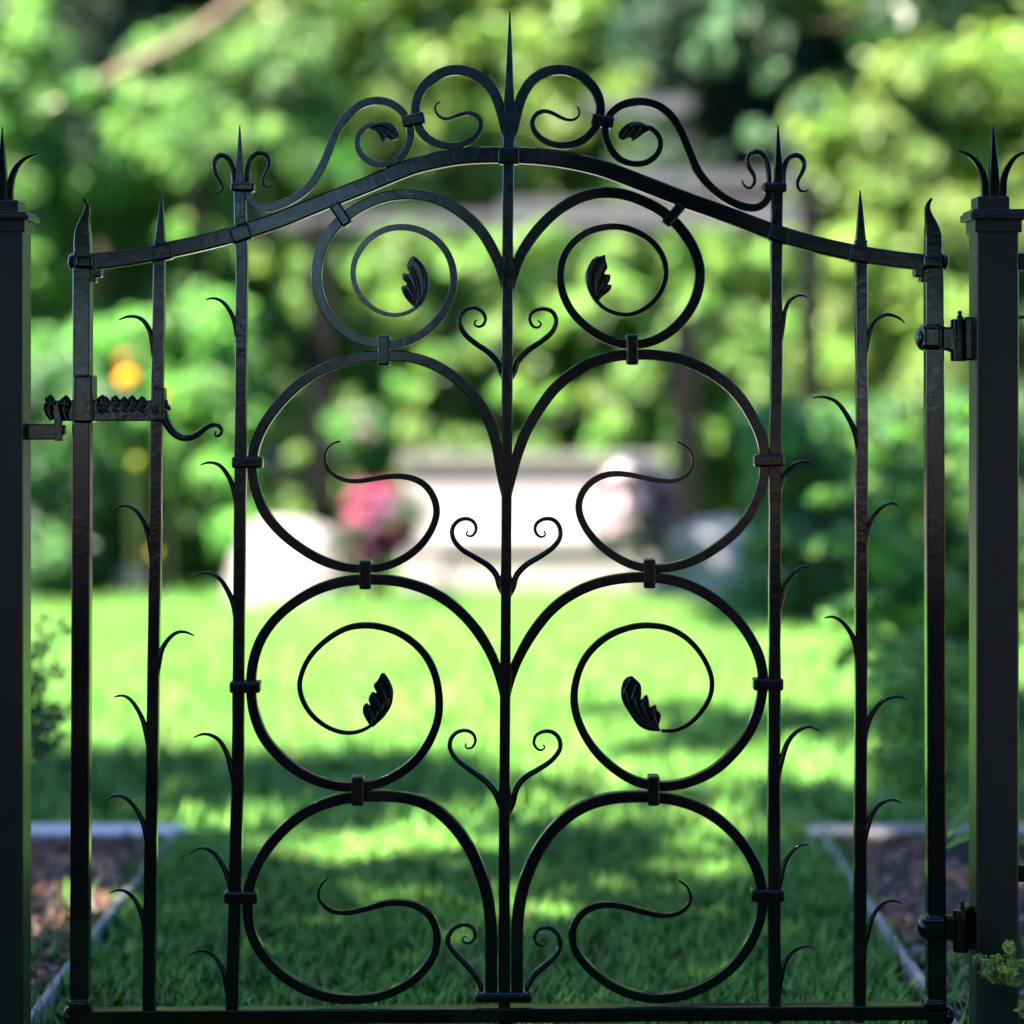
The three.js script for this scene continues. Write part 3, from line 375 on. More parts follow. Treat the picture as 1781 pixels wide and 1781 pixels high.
// ---------- foliage ----------
// leaves: bent rhombs filling soft clumps; each clump [x, y, z, radius, squash]
function foliage(seed, clumps, perUnit, size, tones, { droop = 0.2, slim = 0.5, shell = 0.55, most = 1e9, face = 0.5 } = {}) {
  const r = rngOf(seed), counts = clumps.map((c) => Math.min(most, Math.round(perUnit * c[3] * c[3] * (c[4] ?? 0.8)))), n = counts.reduce((a, b) => a + b, 0);
  const pos = new Float32Array(n * 12), nor = new Float32Array(n * 12), col = new Float32Array(n * 12), idx = new Uint32Array(n * 6);
  const d = V(), out = V(), side = V(), dir = V(), nn = V(), c = V(); let k = 0;
  clumps.forEach(([x, y, z, rad, sq = 0.8], ci) => {
    const shade = 0.6 + 0.8 * r();
    for (let i = 0; i < counts[ci]; i++, k++) {
      do d.set(r() * 2 - 1, r() * 2 - 1, r() * 2 - 1); while (d.lengthSq() > 1 || d.lengthSq() < 1e-4);
      out.copy(d).normalize();
      const rr = rad * (shell + (1 - shell) * r()) * Math.cbrt(d.length()) * (0.85 + 0.35 * noise.noise(out.x * 2.1 + seed, out.y * 2.1 + ci, out.z * 2.1));
      c.set(x + out.x * rr, y + out.y * rr * sq, z + out.z * rr);
      nn.set(out.x * face + (r() - 0.5) * 1.3, out.y * face + 0.35 + (r() - 0.5) * 1.1, out.z * face + (r() - 0.5) * 1.3).normalize();
      dir.set(r() - 0.5, r() - 0.5 - droop, r() - 0.5).cross(nn).normalize(); side.crossVectors(nn, dir);
      const L = size * (0.6 + 0.8 * r()), W = L * slim, t = tones[Math.floor(r() * tones.length)], f = shade * (0.75 + 0.5 * r());
      const P = [[-L / 2, 0, 0], [0, W / 2, 0.18 * W], [L / 2, 0, -0.1 * L], [0, -W / 2, 0.18 * W]];
      P.forEach(([a, b, h], q) => {
        const o = (k * 4 + q) * 3;
        pos[o] = c.x + dir.x * a + side.x * b + nn.x * h; pos[o + 1] = c.y + dir.y * a + side.y * b + nn.y * h; pos[o + 2] = c.z + dir.z * a + side.z * b + nn.z * h;
        const tilt = b === 0 ? 0 : -Math.sign(b) * 0.3; nor[o] = nn.x + side.x * tilt; nor[o + 1] = nn.y + side.y * tilt; nor[o + 2] = nn.z + side.z * tilt;
        col[o] = t[0] * f; col[o + 1] = t[1] * f; col[o + 2] = t[2] * f;
      });
      idx.set([0, 2, 1, 0, 3, 2].map((q) => k * 4 + q), k * 6);
    }
  });
  const g = new THREE.BufferGeometry();
  g.setAttribute('position', new THREE.BufferAttribute(pos, 3)); g.setAttribute('normal', new THREE.BufferAttribute(nor, 3)); g.setAttribute('color', new THREE.BufferAttribute(col, 3)); g.setIndex(new THREE.BufferAttribute(idx, 1));
  return g;
}
const leafMat = new THREE.MeshPhysicalMaterial({ vertexColors: true, roughness: 0.9, specularIntensity: 0.5, clearcoat: 0.4, clearcoatRoughness: 0.28, transmission: 0.6, side: THREE.DoubleSide });
const denseLeafMat = new THREE.MeshPhysicalMaterial({ vertexColors: true, roughness: 0.9, specularIntensity: 0.3, side: THREE.DoubleSide });
const petalMat = new THREE.MeshPhysicalMaterial({ vertexColors: true, roughness: 0.95, transmission: 0.35, side: THREE.DoubleSide });
const barkMap = dataTexture(256, (u, v) => { const h = 0.8 * tile(u, v, 12, 31) + 0.6 * tile(u, v, 50, 32); return [150 + 60 * h, 138 + 56 * h, 122 + 50 * h]; }, true); barkMap.repeat.set(2, 2);
const bark = (c) => new THREE.MeshStandardMaterial({ color: c, map: barkMap, roughness: 0.9, bumpMap: grime, bumpScale: 0.01 });
const greyBark = bark(lin(0.42, 0.38, 0.33)), darkBark = bark(lin(0.11, 0.1, 0.09)), stemMat = new THREE.MeshStandardMaterial({ color: lin(0.05, 0.075, 0.025), roughness: 0.7 });
function limb(pts, r0, r1, sides = 9) {                                   // a tapering, slightly crooked tube through points
  const c = new THREE.CatmullRomCurve3(pts, false, 'centripetal'), n = Math.max(4, pts.length * 5), g = new THREE.TubeGeometry(c, n, 1, sides, false), p = g.attributes.position;
  for (let i = 0; i <= n; i++) { const o = c.getPointAt(i / n), rad = lerp(r0, r1, i / n); for (let j = 0; j <= sides; j++) { const k = i * (sides + 1) + j; p.setXYZ(k, o.x + (p.getX(k) - o.x) * rad, o.y + (p.getY(k) - o.y) * rad, o.z + (p.getZ(k) - o.z) * rad); } }
  return plain(g);
}
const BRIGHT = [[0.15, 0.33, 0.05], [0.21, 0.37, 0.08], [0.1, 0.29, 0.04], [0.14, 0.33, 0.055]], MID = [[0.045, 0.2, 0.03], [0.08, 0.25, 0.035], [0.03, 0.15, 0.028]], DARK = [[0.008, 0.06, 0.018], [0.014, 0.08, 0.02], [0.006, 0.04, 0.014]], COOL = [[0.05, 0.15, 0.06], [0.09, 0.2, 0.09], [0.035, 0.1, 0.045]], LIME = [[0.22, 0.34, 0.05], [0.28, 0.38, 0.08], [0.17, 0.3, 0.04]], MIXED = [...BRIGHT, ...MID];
function tree(name, label, base, trunk, r0, clumps, leafOpts, mat = greyBark, group) {
  const t = thing(name, label, 'tree', base, group), top = trunk[trunk.length - 1], seed = leafOpts.seed, r = rngOf(seed + 900);
  const wood = part('trunk', limb([base, ...trunk], r0, r0 * 0.45), mat, t);
  for (const [x, y, z, rad] of clumps.slice(0, leafOpts.twigs ?? 4)) { const from = trunk[Math.floor(r() * trunk.length)] || top, to = V(x, y, z), m = from.clone().lerp(to, 0.5).add(V((r() - 0.5) * 0.3, 0.25 * rad, (r() - 0.5) * 0.3)); part('branch', limb([from, m, to], r0 * 0.3, 0.012, 6), mat, wood); }
  part('crown', foliage(seed, clumps, leafOpts.n, leafOpts.size, leafOpts.tones, leafOpts), leafMat, t);
  return t;
}
function shrub(name, label, base, clumps, leafOpts, category = 'shrub', group) {
  const t = thing(name, label, category, base, group), r = rngOf(leafOpts.seed + 700);
  part('stem', clumps.slice(0, 12).map(([x, y, z]) => limb([V(base.x + (r() - 0.5) * 0.12, 0, base.z + (r() - 0.5) * 0.1), V(lerp(base.x, x, 0.6), y * 0.5, lerp(base.z, z, 0.6)), V(x, y, z)], 0.012, 0.004, 6)), stemMat, t);
  part('foliage', foliage(leafOpts.seed, clumps, leafOpts.n, leafOpts.size, leafOpts.tones, leafOpts), leafMat, t);
  return t;
}
// clumps over a region of the picture at a depth, so that a bush fills the place where it is seen
function clumpsOver(seed, x0, y0, x1, y1, d0, d1, count, rad0, rad1, keep = () => true) {
  const r = rngOf(seed), list = [];
  for (let k = 0; k < count * 6 && list.length < count; k++) { const px = lerp(x0, x1, r()), py = lerp(y0, y1, r()), d = lerp(d0, d1, r()); if (!keep(px, py, r)) continue; const p = far(px, py, d); if (p.y > 0.1) list.push([p.x, p.y, p.z, lerp(rad0, rad1, r()), 0.8]); }
  return list;
}

// ---------- white bench, boulders and flowers at the end of the lawn ----------
const whiteStone = new THREE.MeshStandardMaterial({ color: lin(0.27, 0.26, 0.295), map: stoneMap, roughness: 0.7, bumpMap: grime, bumpScale: 0.002 });
const greyStone = new THREE.MeshStandardMaterial({ color: lin(0.12, 0.13, 0.125), map: stoneMap, roughness: 0.85, bumpMap: grime, bumpScale: 0.003 });
const slab = (x0, x1, y0, y1, z0, z1, r = 0.012) => { const g = plain(new RoundedBoxGeometry(x1 - x0, y1 - y0, z1 - z0, 3, r)); return g.translate((x0 + x1) / 2, (y0 + y1) / 2, (z0 + z1) / 2); };
{
  const z = DIST - 10.4, b = thing('stone_bench', 'white stone bench with a solid back at the far end of the lawn', 'bench', V(0.09, 0, z));
  part('backrest', slab(-0.5, 0.68, 0.2, 0.56, z - 0.42, z - 0.32), whiteStone, b);
  part('backrest_cap', slab(-0.53, 0.71, 0.561, 0.625, z - 0.45, z - 0.28), greyStone, b, 'grey coping stone on the backrest');
  part('seat', slab(-0.5, 0.68, 0.2, 0.275, z - 0.315, z + 0.065, 0.016), whiteStone, b);
  part('plinth', slab(-0.46, 0.64, 0, 0.198, z - 0.4, z + 0.03), whiteStone, b);
  for (const x of [-0.5, 0.48]) part('pedestal', slab(x, x + 0.2, 0.001, 0.199, z - 0.39, z + 0.05), whiteStone, b);
}
function boulder(name, label, base, sx, sy, sz, seed, mat) {
  const g = new THREE.IcosahedronGeometry(1, 5), p = g.attributes.position;
  for (let i = 0; i < p.count; i++) { const v = V().fromBufferAttribute(p, i), f = 1 + 0.1 * noise.noise(v.x * 1.6 + seed, v.y * 1.6, v.z * 1.6) + 0.03 * noise.noise(v.x * 6, v.y * 6 + seed, v.z * 6); v.multiplyScalar(f); v.set(Math.sign(v.x) * Math.abs(v.x) ** 0.8, Math.sign(v.y) * Math.abs(v.y) ** 0.8, v.z); p.setXYZ(i, base.x + v.x * sx, base.y + v.y * sy, base.z + v.z * sz); }
  g.computeVertexNormals(); const m = new THREE.Mesh(g.translate(-base.x, -base.y, -base.z), mat); m.name = numbered(name); m.position.copy(base); m.userData = { label, category: 'boulder' }; m.castShadow = m.receiveShadow = true; scene.add(m);
}
boulder('white_boulder', 'smooth white boulder in the sun left of the stone bench', V(far(507, 0, 10.1).x, 0, DIST - 10.1), 0.29, 0.36, 0.28, 2, whiteStone);
boulder('grey_boulder', 'shaded greyish boulder right of the stone bench', V(far(1262, 0, 10.2).x, 0, DIST - 10.2), 0.33, 0.36, 0.3, 7, new THREE.MeshStandardMaterial({ color: lin(0.4, 0.4, 0.43), map: stoneMap, roughness: 0.8 }));
boulder('small_stone', 'small pinkish stone under the bright bushes left of the white boulder', V(far(228, 0, 10.4).x, 0, DIST - 10.4), 0.085, 0.13, 0.09, 4, new THREE.MeshStandardMaterial({ color: lin(0.6, 0.46, 0.38), map: stoneMap, roughness: 0.85 }));
// flower heads: rings of rounded petals, facing out of a clump
function blooms(seed, spots, size, tones, petals = 7) {
  const r = rngOf(seed), pos = [], nor = [], col = [], idx = [];
  for (const [x, y, z] of spots) {
    const n = V((r() - 0.5) * 1.2 - 0.2, 0.5 + r() * 0.5, 0.8).normalize(), a = V(1, 0, 0).cross(n).normalize(), b = n.clone().cross(a), t = tones[Math.floor(r() * tones.length)], S = size * (0.75 + 0.5 * r());
    for (let ring = 0; ring < 2; ring++) for (let k = 0; k < petals; k++) {
      const th = (k + ring * 0.5) / petals * 6.283, w = 3 / petals * S * 0.6, o = pos.length / 3, R = S * (ring ? 0.62 : 1), up = S * (ring ? 0.55 : 0.15);
      const rad = a.clone().multiplyScalar(Math.cos(th)).addScaledVector(b, Math.sin(th)), tan = rad.clone().cross(n);
      for (const [u, v, h] of [[0.05, 0, 0], [0.6, 1, 0.6], [1, 0, 1], [0.6, -1, 0.6]]) { const p = V(x, y, z).addScaledVector(rad, R * u).addScaledVector(tan, w * v).addScaledVector(n, up * h * u); pos.push(p.x, p.y, p.z); nor.push(n.x, n.y, n.z); const f = 0.8 + 0.4 * r(); col.push(t[0] * f, t[1] * f, t[2] * f); }
      idx.push(o, o + 1, o + 2, o, o + 2, o + 3);
    }
  }
  const g = new THREE.BufferGeometry(); g.setAttribute('position', new THREE.Float32BufferAttribute(pos, 3)); g.setAttribute('normal', new THREE.Float32BufferAttribute(nor, 3)); g.setAttribute('color', new THREE.Float32BufferAttribute(col, 3)); g.setIndex(idx); return g;
}
function flowerBush(name, label, px, py, rx, ry, d, seed, tones, count, size, leafTones) {
  const base = V(far(px, 0, d).x, 0, DIST - d), clumps = clumpsOver(seed, px - rx * 0.75, py - ry * 0.4, px + rx * 0.75, py + ry * 0.9, d - 0.12, d + 0.16, 9, 0.12, 0.18);
  const t = shrub(name, label, base, clumps, { seed, n: 9000, size: 0.045, tones: leafTones }, 'flowering shrub'), r = rngOf(seed + 3), heads = [];
  for (let k = 0; k < count; k++) { const a = r() * 6.283, q = Math.sqrt(r()), p = far(px + rx * q * Math.cos(a), py + ry * q * Math.sin(a), d - 0.08 - 0.2 * (1 - q) * r()); if (p.y > 0.05) heads.push([p.x, p.y, p.z]); }
  part('blossom', blooms(seed + 5, heads, size, tones), petalMat, t).userData.kind = 'stuff';
}
flowerBush('pink_flower_bush', 'bush of deep pink blossoms between the white boulder and the bench', 658, 902, 62, 66, 9.85, 41, [[0.19, 0.006, 0.045], [0.22, 0.013, 0.07], [0.14, 0.005, 0.035], [0.12, 0.015, 0.09]], 60, 0.036, DARK);
flowerBush('pale_flower_bush', 'bush of pale pink and white blossoms at the right end of the bench', 1108, 875, 62, 75, 9.9, 45, [[0.5, 0.38, 0.45], [0.36, 0.2, 0.3], [0.55, 0.48, 0.5], [0.25, 0.09, 0.17]], 110, 0.042, DARK);
flowerBush('mauve_flower_bush', 'tall bush with a few dull mauve blossoms behind the pink flowers', 625, 745, 32, 42, 11.2, 49, [[0.13, 0.07, 0.1], [0.1, 0.05, 0.09]], 5, 0.04, MID);
function daisy(label, px, py, d, size, tone, seed) {
  const p = far(px, py, d), t = thing('yellow_flower', label, 'flower', V(p.x + 0.03, 0, p.z - 0.05), 'yellow flowers');
  part('stem', limb([V(p.x + 0.03, 0, p.z - 0.05), V(p.x + 0.02, p.y * 0.6, p.z - 0.03), p], 0.003, 0.002, 6), stemMat, t);
  part('petals', blooms(seed, [[p.x, p.y, p.z]], size, [tone], 11), petalMat, t);
  const c = plain(new THREE.SphereGeometry(size * 0.3, 12, 8)); c.scale(1, 0.7, 1); part('flower_centre', c.translate(p.x, p.y + size * 0.05, p.z + size * 0.18), new THREE.MeshStandardMaterial({ color: lin(0.3, 0.17, 0.02), roughness: 0.9 }), t);
}
daisy('large bright yellow flower above the latch bar', 220, 657, 9.6, 0.04, [0.8, 0.36, 0.002], 61);
daisy('orange flower just above the large yellow one', 214, 622, 9.9, 0.036, [0.3, 0.12, 0.01], 62);
daisy('pale greenish yellow flower below the latch bar', 238, 803, 9.6, 0.032, [0.2, 0.26, 0.01], 63);
daisy('low yellow flower beside the small pinkish stone', 268, 962, 9.6, 0.025, [0.3, 0.24, 0.01], 64);
daisy('yellow flower half hidden by the spiked bar right of the latch', 284, 690, 9.8, 0.028, [0.36, 0.2, 0.01], 65);

// ---------- the trellis with its dark posts and grey rails behind the bench ----------
{
  const d = 12.6, z = DIST - d, X = (px) => far(px, 0, d).x, Y = (py) => far(0, py, d).y;
  const t = thing('garden_trellis', 'tall trellis with dark posts and pale grey rails behind the bench', 'trellis', V(0, 0, z));
  const darkWood = new THREE.MeshPhysicalMaterial({ color: lin(0.0025, 0.003, 0.003), roughness: 0.9, specularIntensity: 0.2 }), greyWood = new THREE.MeshStandardMaterial({ color: lin(0.036, 0.038, 0.05), roughness: 0.85, bumpMap: woodGrain, bumpScale: 0.003 });
  for (const [px, top, w] of [[368, 330, 0.1], [572, 395, 0.15], [1180, 560, 0.14], [1388, 330, 0.11]]) part('post', slab(X(px) - w / 2, X(px) + w / 2, 0, Y(top), z + 0.5 - w / 2, z + 0.5 + w / 2, 0.008), darkWood, t);
  for (const [x0, x1, y0, y1, dz] of [[870, 1390, 398, 352, 0.09], [380, 870, 398, 372, 0.03], [1090, 1400, 330, 304, 0.12], [1020, 1200, 196, 172, 0.0]]) part('rail', slab(X(x0), X(x1), Y(y0), Y(y1), z + dz, z + dz + 0.03, 0.006), greyWood, t);
  for (let k = 0; k < 46; k++) { const px = 440 + k * 20; part('wire', limb([V(X(px), Y(900), z + 0.075), V(X(px), Y(395), z + 0.075)], 0.003, 0.003, 5), darkWood, t); }
  const vines = clumpsOver(71, 420, 410, 1360, 930, 12.3, 13.2, 540, 0.09, 0.19, (px, py, r) => noise.noise(px / 120, py / 120, 4) > -0.3 - 0.3 * r());
  shrub('climbing_vine', 'mottled yellow green climber covering the trellis behind the bench', V(0, 0, z + 0.15), vines, { seed: 72, n: 6200, size: 0.085, tones: [...LIME, ...BRIGHT, ...BRIGHT, ...MID] }, 'climbing plant');
}

// ---------- bushes left and right ----------
const leftTop = (px) => 560 + 70 * noise.noise(px / 70, 3, 1);
shrub('bright_bush', 'bright green leafy bush behind the left side of the gate', V(-1.75, 0, DIST - 11), clumpsOver(81, 60, 540, 420, 1000, 10.5, 11.5, 190, 0.1, 0.2, (px, py, r) => py > 620 - 0.35 * (px - 70)), { seed: 81, n: 8200, size: 0.07, face: 0.9, tones: [[0.11, 0.36, 0.04], [0.15, 0.41, 0.06], [0.06, 0.26, 0.03], [0.09, 0.32, 0.04]] });
shrub('shaded_bush', 'darker green bush beside the latch post low on the left', V(-2.3, 0, DIST - 10.2), clumpsOver(83, -80, 640, 170, 990, 9.9, 10.6, 56, 0.14, 0.24), { seed: 83, n: 5600, size: 0.07, tones: [...MID, ...COOL] });
shrub('tall_bush', 'tall yellowish bush rising behind the left bars of the gate', V(-1.9, 0, DIST - 12.6), clumpsOver(85, -120, 250, 420, 700, 12.2, 13.2, 190, 0.12, 0.24, (px, py) => noise.noise(px / 80, py / 80, 9) > -0.15), { seed: 85, n: 5600, size: 0.08, tones: MIXED });
// right: layered sprays of a dark shrub, half in shade
function sprays(seed, list, size, tones, perSpray) {
  const r = rngOf(seed), clumps = [];
  for (const [a, b, sag] of list) for (let k = 0; k < perSpray; k++) { const t = (k + r() * 0.6) / perSpray, p = a.clone().lerp(b, t); p.y += sag * 4 * t * (1 - t); clumps.push([p.x, p.y, p.z, size * (1 - 0.5 * t) * (0.8 + 0.4 * r()), 0.35]); }
  return clumps;
}
{
  const r = rngOf(91), list = [], base = V(far(1640, 0, 6.4).x, 0, DIST - 6.4);
  for (let k = 0; k < 34; k++) { const tip = far(lerp(1400, 1800, r()), lerp(690, 1200, r()), lerp(5.9, 6.8, r())); if (tip.y > 0.12) list.push([V(base.x + 0.1 * (r() - 0.5), tip.y * 0.55, base.z), tip, 0.12]); }
  const t = thing('layered_shrub', 'dark green shrub with layered sprays behind the hinge post', 'shrub', base);
  part('stem', list.map(([a, b, s]) => limb([V(base.x, 0, base.z), a, a.clone().lerp(b, 0.5).add(V(0, s, 0)), b], 0.012, 0.003, 6)), stemMat, t);
  part('foliage', foliage(92, sprays(93, list, 0.12, 0, 7), 15000, 0.05, [[0.05, 0.2, 0.02], [0.08, 0.26, 0.025], [0.025, 0.13, 0.03], [0.13, 0.32, 0.03]], { slim: 0.4, face: 0.2 }), leafMat, t);
}
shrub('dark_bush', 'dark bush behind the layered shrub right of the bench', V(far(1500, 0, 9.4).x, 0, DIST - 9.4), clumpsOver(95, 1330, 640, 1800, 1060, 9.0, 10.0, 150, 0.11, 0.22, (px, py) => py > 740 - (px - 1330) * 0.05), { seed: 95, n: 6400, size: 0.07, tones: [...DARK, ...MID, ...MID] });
// fine twigs in the mulch bed on the right and beside the latch post
function twiggy(label, base, targets, seed, tones, size, n) {
  const t = thing('twiggy_shrub', label, 'shrub', base), r = rngOf(seed), clumps = [], stems = [];
  for (const p of targets) { const m = V(lerp(base.x, p.x, 0.55), p.y * 0.6 + 0.05, lerp(base.z, p.z, 0.5)); stems.push(limb([base, m, p], 0.004, 0.0015, 5)); for (let k = 0; k < 5; k++) { const q = m.clone().lerp(p, 0.1 + 0.22 * k); clumps.push([q.x + (r() - 0.5) * 0.05, q.y + (r() - 0.5) * 0.04, q.z + (r() - 0.5) * 0.05, 0.04 + 0.03 * r(), 0.6]); } }
  part('stem', stems, stemMat, t); part('foliage', foliage(seed, clumps, n, size, tones, { slim: 0.35 }), leafMat, t);
}
{
  const r = rngOf(101), many = (n, x0, x1, y0, y1, d0, d1) => Array.from({ length: n }, () => far(lerp(x0, x1, r()), lerp(y0, y1, r()), lerp(d0, d1, r())));
  twiggy('wispy light green shrub in the right mulch bed', V(far(1640, 0, 4.8).x, 0, DIST - 4.8), many(26, 1520, 1700, 1110, 1400, 4.5, 4.95), 102, [[0.14, 0.34, 0.05], [0.09, 0.26, 0.035], [0.2, 0.38, 0.08]], 0.028, 16000);
  twiggy('small dark sprigs hanging between the latch post and the gate', V(far(-20, 0, 4.3).x, 0, DIST - 4.3), [[96, 1095], [100, 1150], [92, 1225], [108, 1228], [78, 1248], [70, 1120]].map(([x, y]) => far(x, y, 4.2 + 0.2 * r())), 103, [[0.025, 0.07, 0.02], [0.05, 0.12, 0.03]], 0.022, 15000);
}
// broad leaves behind the hinge post
function blade(a, b, w, lift) {
  const pos = [], nor = [], col = [], idx = [], side = b.clone().sub(a).cross(V(0.1, 1, 0.5)).normalize(), n = 12;
  for (let i = 0; i <= n; i++) { const t = i / n, p = a.clone().lerp(b, t); p.y += lift * 4 * t * (1 - t); const ww = w * Math.sin(Math.PI * Math.min(1, 0.06 + t * 0.94)) ** 0.8; for (const s of [-1, 0, 1]) { pos.push(p.x + side.x * ww * s, p.y + side.y * ww * s + (s ? 0.25 * ww : 0), p.z + side.z * ww * s); nor.push(s * -0.2, 0.9, 0.4); col.push(0.1, 0.32, 0.03); } }
  for (let i = 0; i < n; i++) for (const q of [0, 1]) { const o = i * 3 + q; idx.push(o, o + 1, o + 3, o + 1, o + 4, o + 3); }
  const g = new THREE.BufferGeometry(); for (const [k, v] of [['position', pos], ['normal', nor], ['color', col]]) g.setAttribute(k, new THREE.Float32BufferAttribute(v, 3)); g.setIndex(idx); return g;
}
{
  const d = 3.75, base = V(far(1790, 0, d).x, 0, DIST - d), t = thing('broadleaf_plant', 'plant with long pointed green leaves behind the hinge post', 'plant', base);
  for (const [x0, y0, x1, y1] of [[1720, 1395, 1644, 1462], [1730, 1455, 1644, 1478], [1735, 1400, 1800, 1372], [1740, 1440, 1815, 1425], [1745, 1380, 1770, 1330], [1750, 1470, 1830, 1490]]) part('long_leaf', blade(far(x0, y0, d), far(x1, y1, d - 0.03), 0.011, 0.012), leafMat, t);
  part('stem', [[1722, 1395], [1732, 1455], [1737, 1402], [1742, 1442], [1746, 1382], [1751, 1470]].map(([x, y]) => limb([base, far(x + 20, (y + 1800) / 2, d), far(x, y, d)], 0.004, 0.002, 5)), stemMat, t);
}
// the sprig of a shrub in front of the hinge post
{
  const z = 0.11, base = V(at(1860, 0, z).x, 0, z), t = thing('leafy_sprig', 'yellow green sprig with tiny leaves in front of the hinge post foot', 'shrub', base), clumps = [], stems = [], r = rngOf(111);
  const hub = at(1800, 1690, z);
  stems.push(limb([base, at(1850, 1760, z), hub], 0.004, 0.0025, 6));
  for (const [x, y, n] of [[1749, 1643, 5], [1727, 1664, 5], [1700, 1672, 5], [1712, 1688, 6], [1725, 1702, 5], [1746, 1690, 6], [1762, 1672, 4], [1776, 1680, 4], [1754, 1706, 4]]) {
    const tip = at(x, y, z + (r() - 0.5) * 0.03), m = hub.clone().lerp(tip, 0.5).add(V(0, -0.004, 0)); stems.push(limb([hub, m, tip], 0.0014, 0.0007, 5));
    for (let k = 0; k < n; k++) { const q = tip.clone().lerp(m, k / n * 0.5); clumps.push([q.x + (r() - 0.5) * 0.009, q.y + (r() - 0.5) * 0.009, q.z + (r() - 0.5) * 0.012, 0.0085 + 0.003 * r(), 0.9]); }
  }
  for (const [x, y] of [[1772, 1756], [1784, 1768], [1779, 1748]]) { const tip = at(x, y, z); stems.push(limb([at(1850, 1790, z), at(1815, 1770, z), tip], 0.0014, 0.0007, 5)); for (let k = 0; k < 4; k++) clumps.push([tip.x + k * 0.004, tip.y - k * 0.001, tip.z, 0.008, 0.9]); }
  part('stem', stems, stemMat, t); part('foliage', foliage(112, clumps, 520000, 0.0055, [[0.27, 0.4, 0.06], [0.2, 0.33, 0.05], [0.32, 0.45, 0.09]], { shell: 0.3 }), leafMat, t);
}

// ---------- trees ----------
const region = (seed, x0, y0, x1, y1, d0, d1, n, r0, r1, f = 130, cut = -0.1) => clumpsOver(seed, x0, y0, x1, y1, d0, d1, n, r0, r1, (px, py) => noise.noise(px / f, py / f, seed * 0.37) > cut);
const paleBark = bark(lin(0.5, 0.45, 0.42));
const gt = (px, d) => V(far(px, 0, d).x, 0, DIST - d);
tree('leaning_tree', 'tree with a pale slanting bough high on the left', gt(-140, 12.5), [far(-110, 500, 12.5), far(-40, 270, 12.4), far(90, 195, 12.3), far(220, 118, 12.2), far(340, 55, 12.2), far(520, -90, 12.2)], 0.05,
  [...region(121, -250, -40, 70, 440, 11.6, 13, 90, 0.13, 0.25, 80), ...region(122, 230, 60, 560, 330, 12.6, 13.6, 90, 0.12, 0.24, 80, -0.1), ...region(124, 60, 150, 300, 260, 11.5, 12, 8, 0.08, 0.14, 60)], { seed: 123, twigs: 0, n: 5200, size: 0.085, tones: MIXED }, paleBark);
tree('bright_tree', 'broad yellow green tree in the sun behind the middle of the gate', gt(760, 18), [far(770, 560, 18), far(790, 300, 18), far(800, 40, 18)], 0.2, [...region(131, 420, -260, 1180, 420, 16.8, 19.5, 330, 0.2, 0.42, 90, -0.3)], { seed: 132, n: 2300, size: 0.12, tones: [...LIME, ...LIME, ...BRIGHT, ...MID] }, darkBark);
tree('golden_tree', 'yellow green tree filling the right side above the hinge post', gt(1700, 15), [far(1690, 560, 15), far(1660, 300, 15), far(1640, 60, 15)], 0.17, [...region(141, 1400, -200, 2000, 660, 13.8, 16.5, 380, 0.16, 0.36, 80, -0.3)], { seed: 142, n: 2800, size: 0.105, tones: [...LIME, ...LIME, ...BRIGHT] }, darkBark);
tree('evergreen_tree', 'evergreen tree at the upper right, its shade put into very dark leaf tones', gt(1290, 16.5), [far(1290, 500, 16.5), far(1290, 200, 16.5), far(1290, -120, 16.5)], 0.16, [...clumpsOver(151, 1180, -220, 1440, 340, 15.6, 17, 80, 0.35, 0.6), ...clumpsOver(153, 1020, -900, 1420, -330, 13.6, 15.6, 70, 0.5, 0.8)], { seed: 152, n: 2000, size: 0.12, tones: [[0.004, 0.045, 0.02], [0.008, 0.06, 0.02], [0.003, 0.03, 0.016]] }, darkBark);  // shade put into the leaf tones; upper clumps out of view shade the crown
tree('maple_tree', 'tree with bluish green sunlit leaves hanging in at the top right', gt(1960, 10.5), [far(1940, 400, 10.5), far(1840, 40, 10.4), far(1560, -160, 10.2), far(1330, -60, 10.1)], 0.05, [...clumpsOver(161, 1240, -60, 1340, 90, 9.9, 10.3, 7, 0.12, 0.2), ...clumpsOver(162, 1330, 100, 1420, 190, 10, 10.3, 3, 0.08, 0.14), ...clumpsOver(163, 1300, 210, 1400, 260, 10, 10.3, 2, 0.08, 0.14), ...clumpsOver(164, 1500, -260, 2100, -60, 9.6, 11, 30, 0.3, 0.5)], { seed: 165, n: 4200, size: 0.09, tones: COOL }, darkBark);
tree('shadowed_tree', 'dark leaved tree in the upper left corner behind the pale bough, shaded by upper clumps out of view', gt(190, 15.5), [far(190, 480, 15.5), far(185, 250, 15.5), far(180, -40, 15.5)], 0.17, [...clumpsOver(171, 40, -160, 330, 240, 14.8, 16.2, 60, 0.35, 0.6), ...clumpsOver(173, -120, -900, 260, -330, 13, 15, 60, 0.5, 0.8)], { seed: 172, n: 2000, size: 0.12, tones: DARK }, darkBark);  // upper clumps lie out of view, placed to shade the lower crown
tree('slim_tree', 'slender dark trunked tree behind the left bars of the gate', gt(338, 13.4), [far(340, 640, 13.4), far(345, 400, 13.4), far(352, 150, 13.4)], 0.1, [...clumpsOver(181, 270, 180, 430, 420, 13, 13.9, 16, 0.2, 0.34)], { seed: 182, n: 2200, size: 0.1, tones: [...DARK, ...MID] }, darkBark);
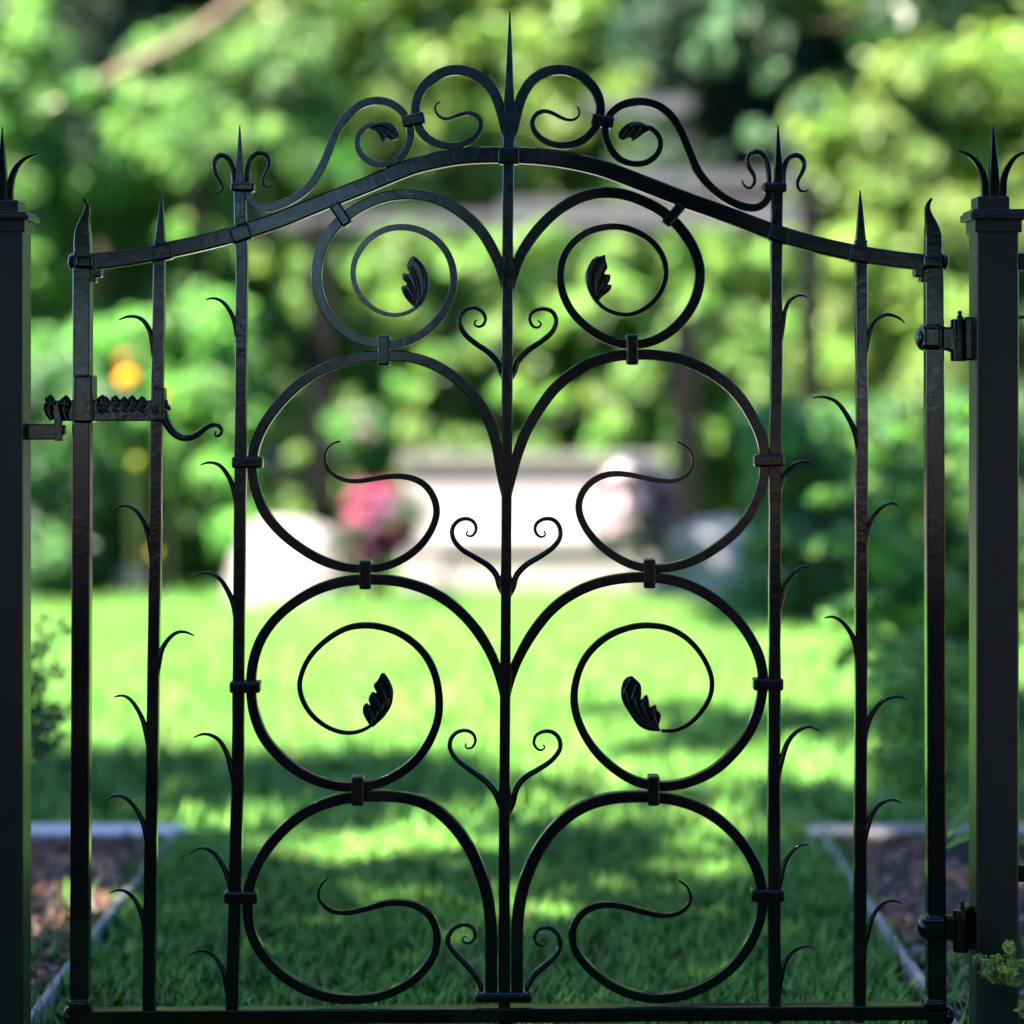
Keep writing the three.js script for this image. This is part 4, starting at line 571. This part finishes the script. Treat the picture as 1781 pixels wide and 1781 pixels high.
{                                                                           // the wood that closes the view
  const r = rngOf(191), clumps = [];
  for (let k = 0; k < 900; k++) { const a = lerp(-14, 14, r()), h = r(); clumps.push([a, 0.4 + 8.5 * h * (1 - 0.03 * Math.abs(a)), -20 - 5 * r() - 2 * h, 0.6 + 0.7 * r(), 0.9]); }
  const m = new THREE.Mesh(foliage(192, clumps, 170, 0.34, [...MID, ...MID, ...BRIGHT]), leafMat); m.name = 'woodland'; m.userData = { kind: 'stuff', label: 'green wood closing the view far behind the garden' }; m.castShadow = m.receiveShadow = true; scene.add(m);
}
{                                                                           // wood out of view behind the camera, placed to darken the iron reflections
  const r = rngOf(195), clumps = [];
  for (let k = 0; k < 520; k++) { const a = lerp(-2.6, 2.6, r()), d = 8 + 5 * r(), h = 9 * r() ** 0.9; clumps.push([Math.sin(a / 2) * d * 1.25, 0.4 + h, 3.5 + Math.cos(a / 2) * d * 0.8, 0.7 + 0.7 * r(), 0.9]); }
  const m = new THREE.Mesh(foliage(196, clumps, 130, 0.42, DARK), denseLeafMat); m.name = 'woodland_001'; m.userData = { kind: 'stuff', label: 'dark wood out of view behind the camera, placed to darken what the iron mirrors' }; m.castShadow = m.receiveShadow = true; scene.add(m);
}
// trees out of view; leaf clumps placed sunward to shade gate and dapple lawn
{
  const r = rngOf(201), H = 5.2, clumps = [[], []], kx = SUN.x / SUN.y, kz = SUN.z / SUN.y;
  const toward = (x, z, h, rad, k) => clumps[k].push([x + kx * h, h, z + kz * h, rad, 0.8]);
  const light = [[700, 1485, 0.13], [1220, 1462, 0.14], [960, 1490, 0.1], [905, 1415, 0.16], [1000, 1535, 0.1], [1120, 1535, 0.1], [1180, 1350, 0.22], [960, 1340, 0.2], [1400, 1330, 0.3], [1390, 1120, 0.35], [120, 1600, 0.1], [1060, 1430, 0.15], [1255, 1515, 0.14], [1150, 1600, 0.1], [600, 1500, 0.1], [790, 1425, 0.15], [1285, 1405, 0.16], [960, 1610, 0.1], [330, 1415, 0.17], [1080, 1370, 0.15]].map(([x, y, q]) => [onGround(x, y), q]);
  const shaded = (p) => {
    const px = p.x / (DIST - p.z) * FOCAL + CX, py = HORIZON + EYE * FOCAL / (DIST - p.z);
    if (light.some(([c, q]) => Math.hypot((c.x - p.x) * 0.8, c.z - p.z) < q)) return false;
    if (DIST - p.z < 4.4) return true;
    return py > 1322 + 26 * noise.noise(px / 160, 1, 1) || (px > 1010 && py > 1230 + 40 * noise.noise(px / 90, 2, 2) && noise.noise(px / 200, py / 40, 8) > -0.1) || (px > 1250 && py > 1028 && py < 1100) ;
  };
  for (let z = 3.4; z > -7.6; z -= 0.17) for (let x = -3.2; x < 1.8; x += 0.2) { const p = V(x + (r() - 0.5) * 0.16, 0, z + (r() - 0.5) * 0.14); if (p.z > 0 ? true : shaded(p)) toward(p.x, p.z, H + (r() - 0.5) * 1.4, 0.19 + 0.08 * r(), p.x > 0.3 && p.z < -1.5 ? 1 : 0); }
  for (let z = 3.6; z < 8.5; z += 0.55) for (let x = -4; x < 1.6; x += 0.6) toward(x + 0.3 * r(), z + 0.3 * r(), H + r(), 0.42, 0);  // more crown out of view, to keep the ground behind the camera dark
  tree('unseen_shade_tree', 'spreading tree outside the view whose crown shades the gate', V(-4.6, 0, 5.5), [V(-4.4, 2.2, 5.2), V(-3.9, 4.2, 4.3), V(-3.2, 5.2, 3)], 0.2, clumps[0], { seed: 202, n: 2700, size: 0.1, tones: MID });
  tree('unseen_shade_tree', 'second tree outside the view whose leaves dapple the lawn', V(5.2, 0, -1.5), [V(5, 2.6, -1.6), V(4, 4.8, -1.7), V(1.8, 5.7, -1.8), V(-0.2, 5.6, -1.8)], 0.16, clumps[1], { seed: 203, n: 2400, size: 0.1, tones: MID });
}
renderer.render(scene, camera);
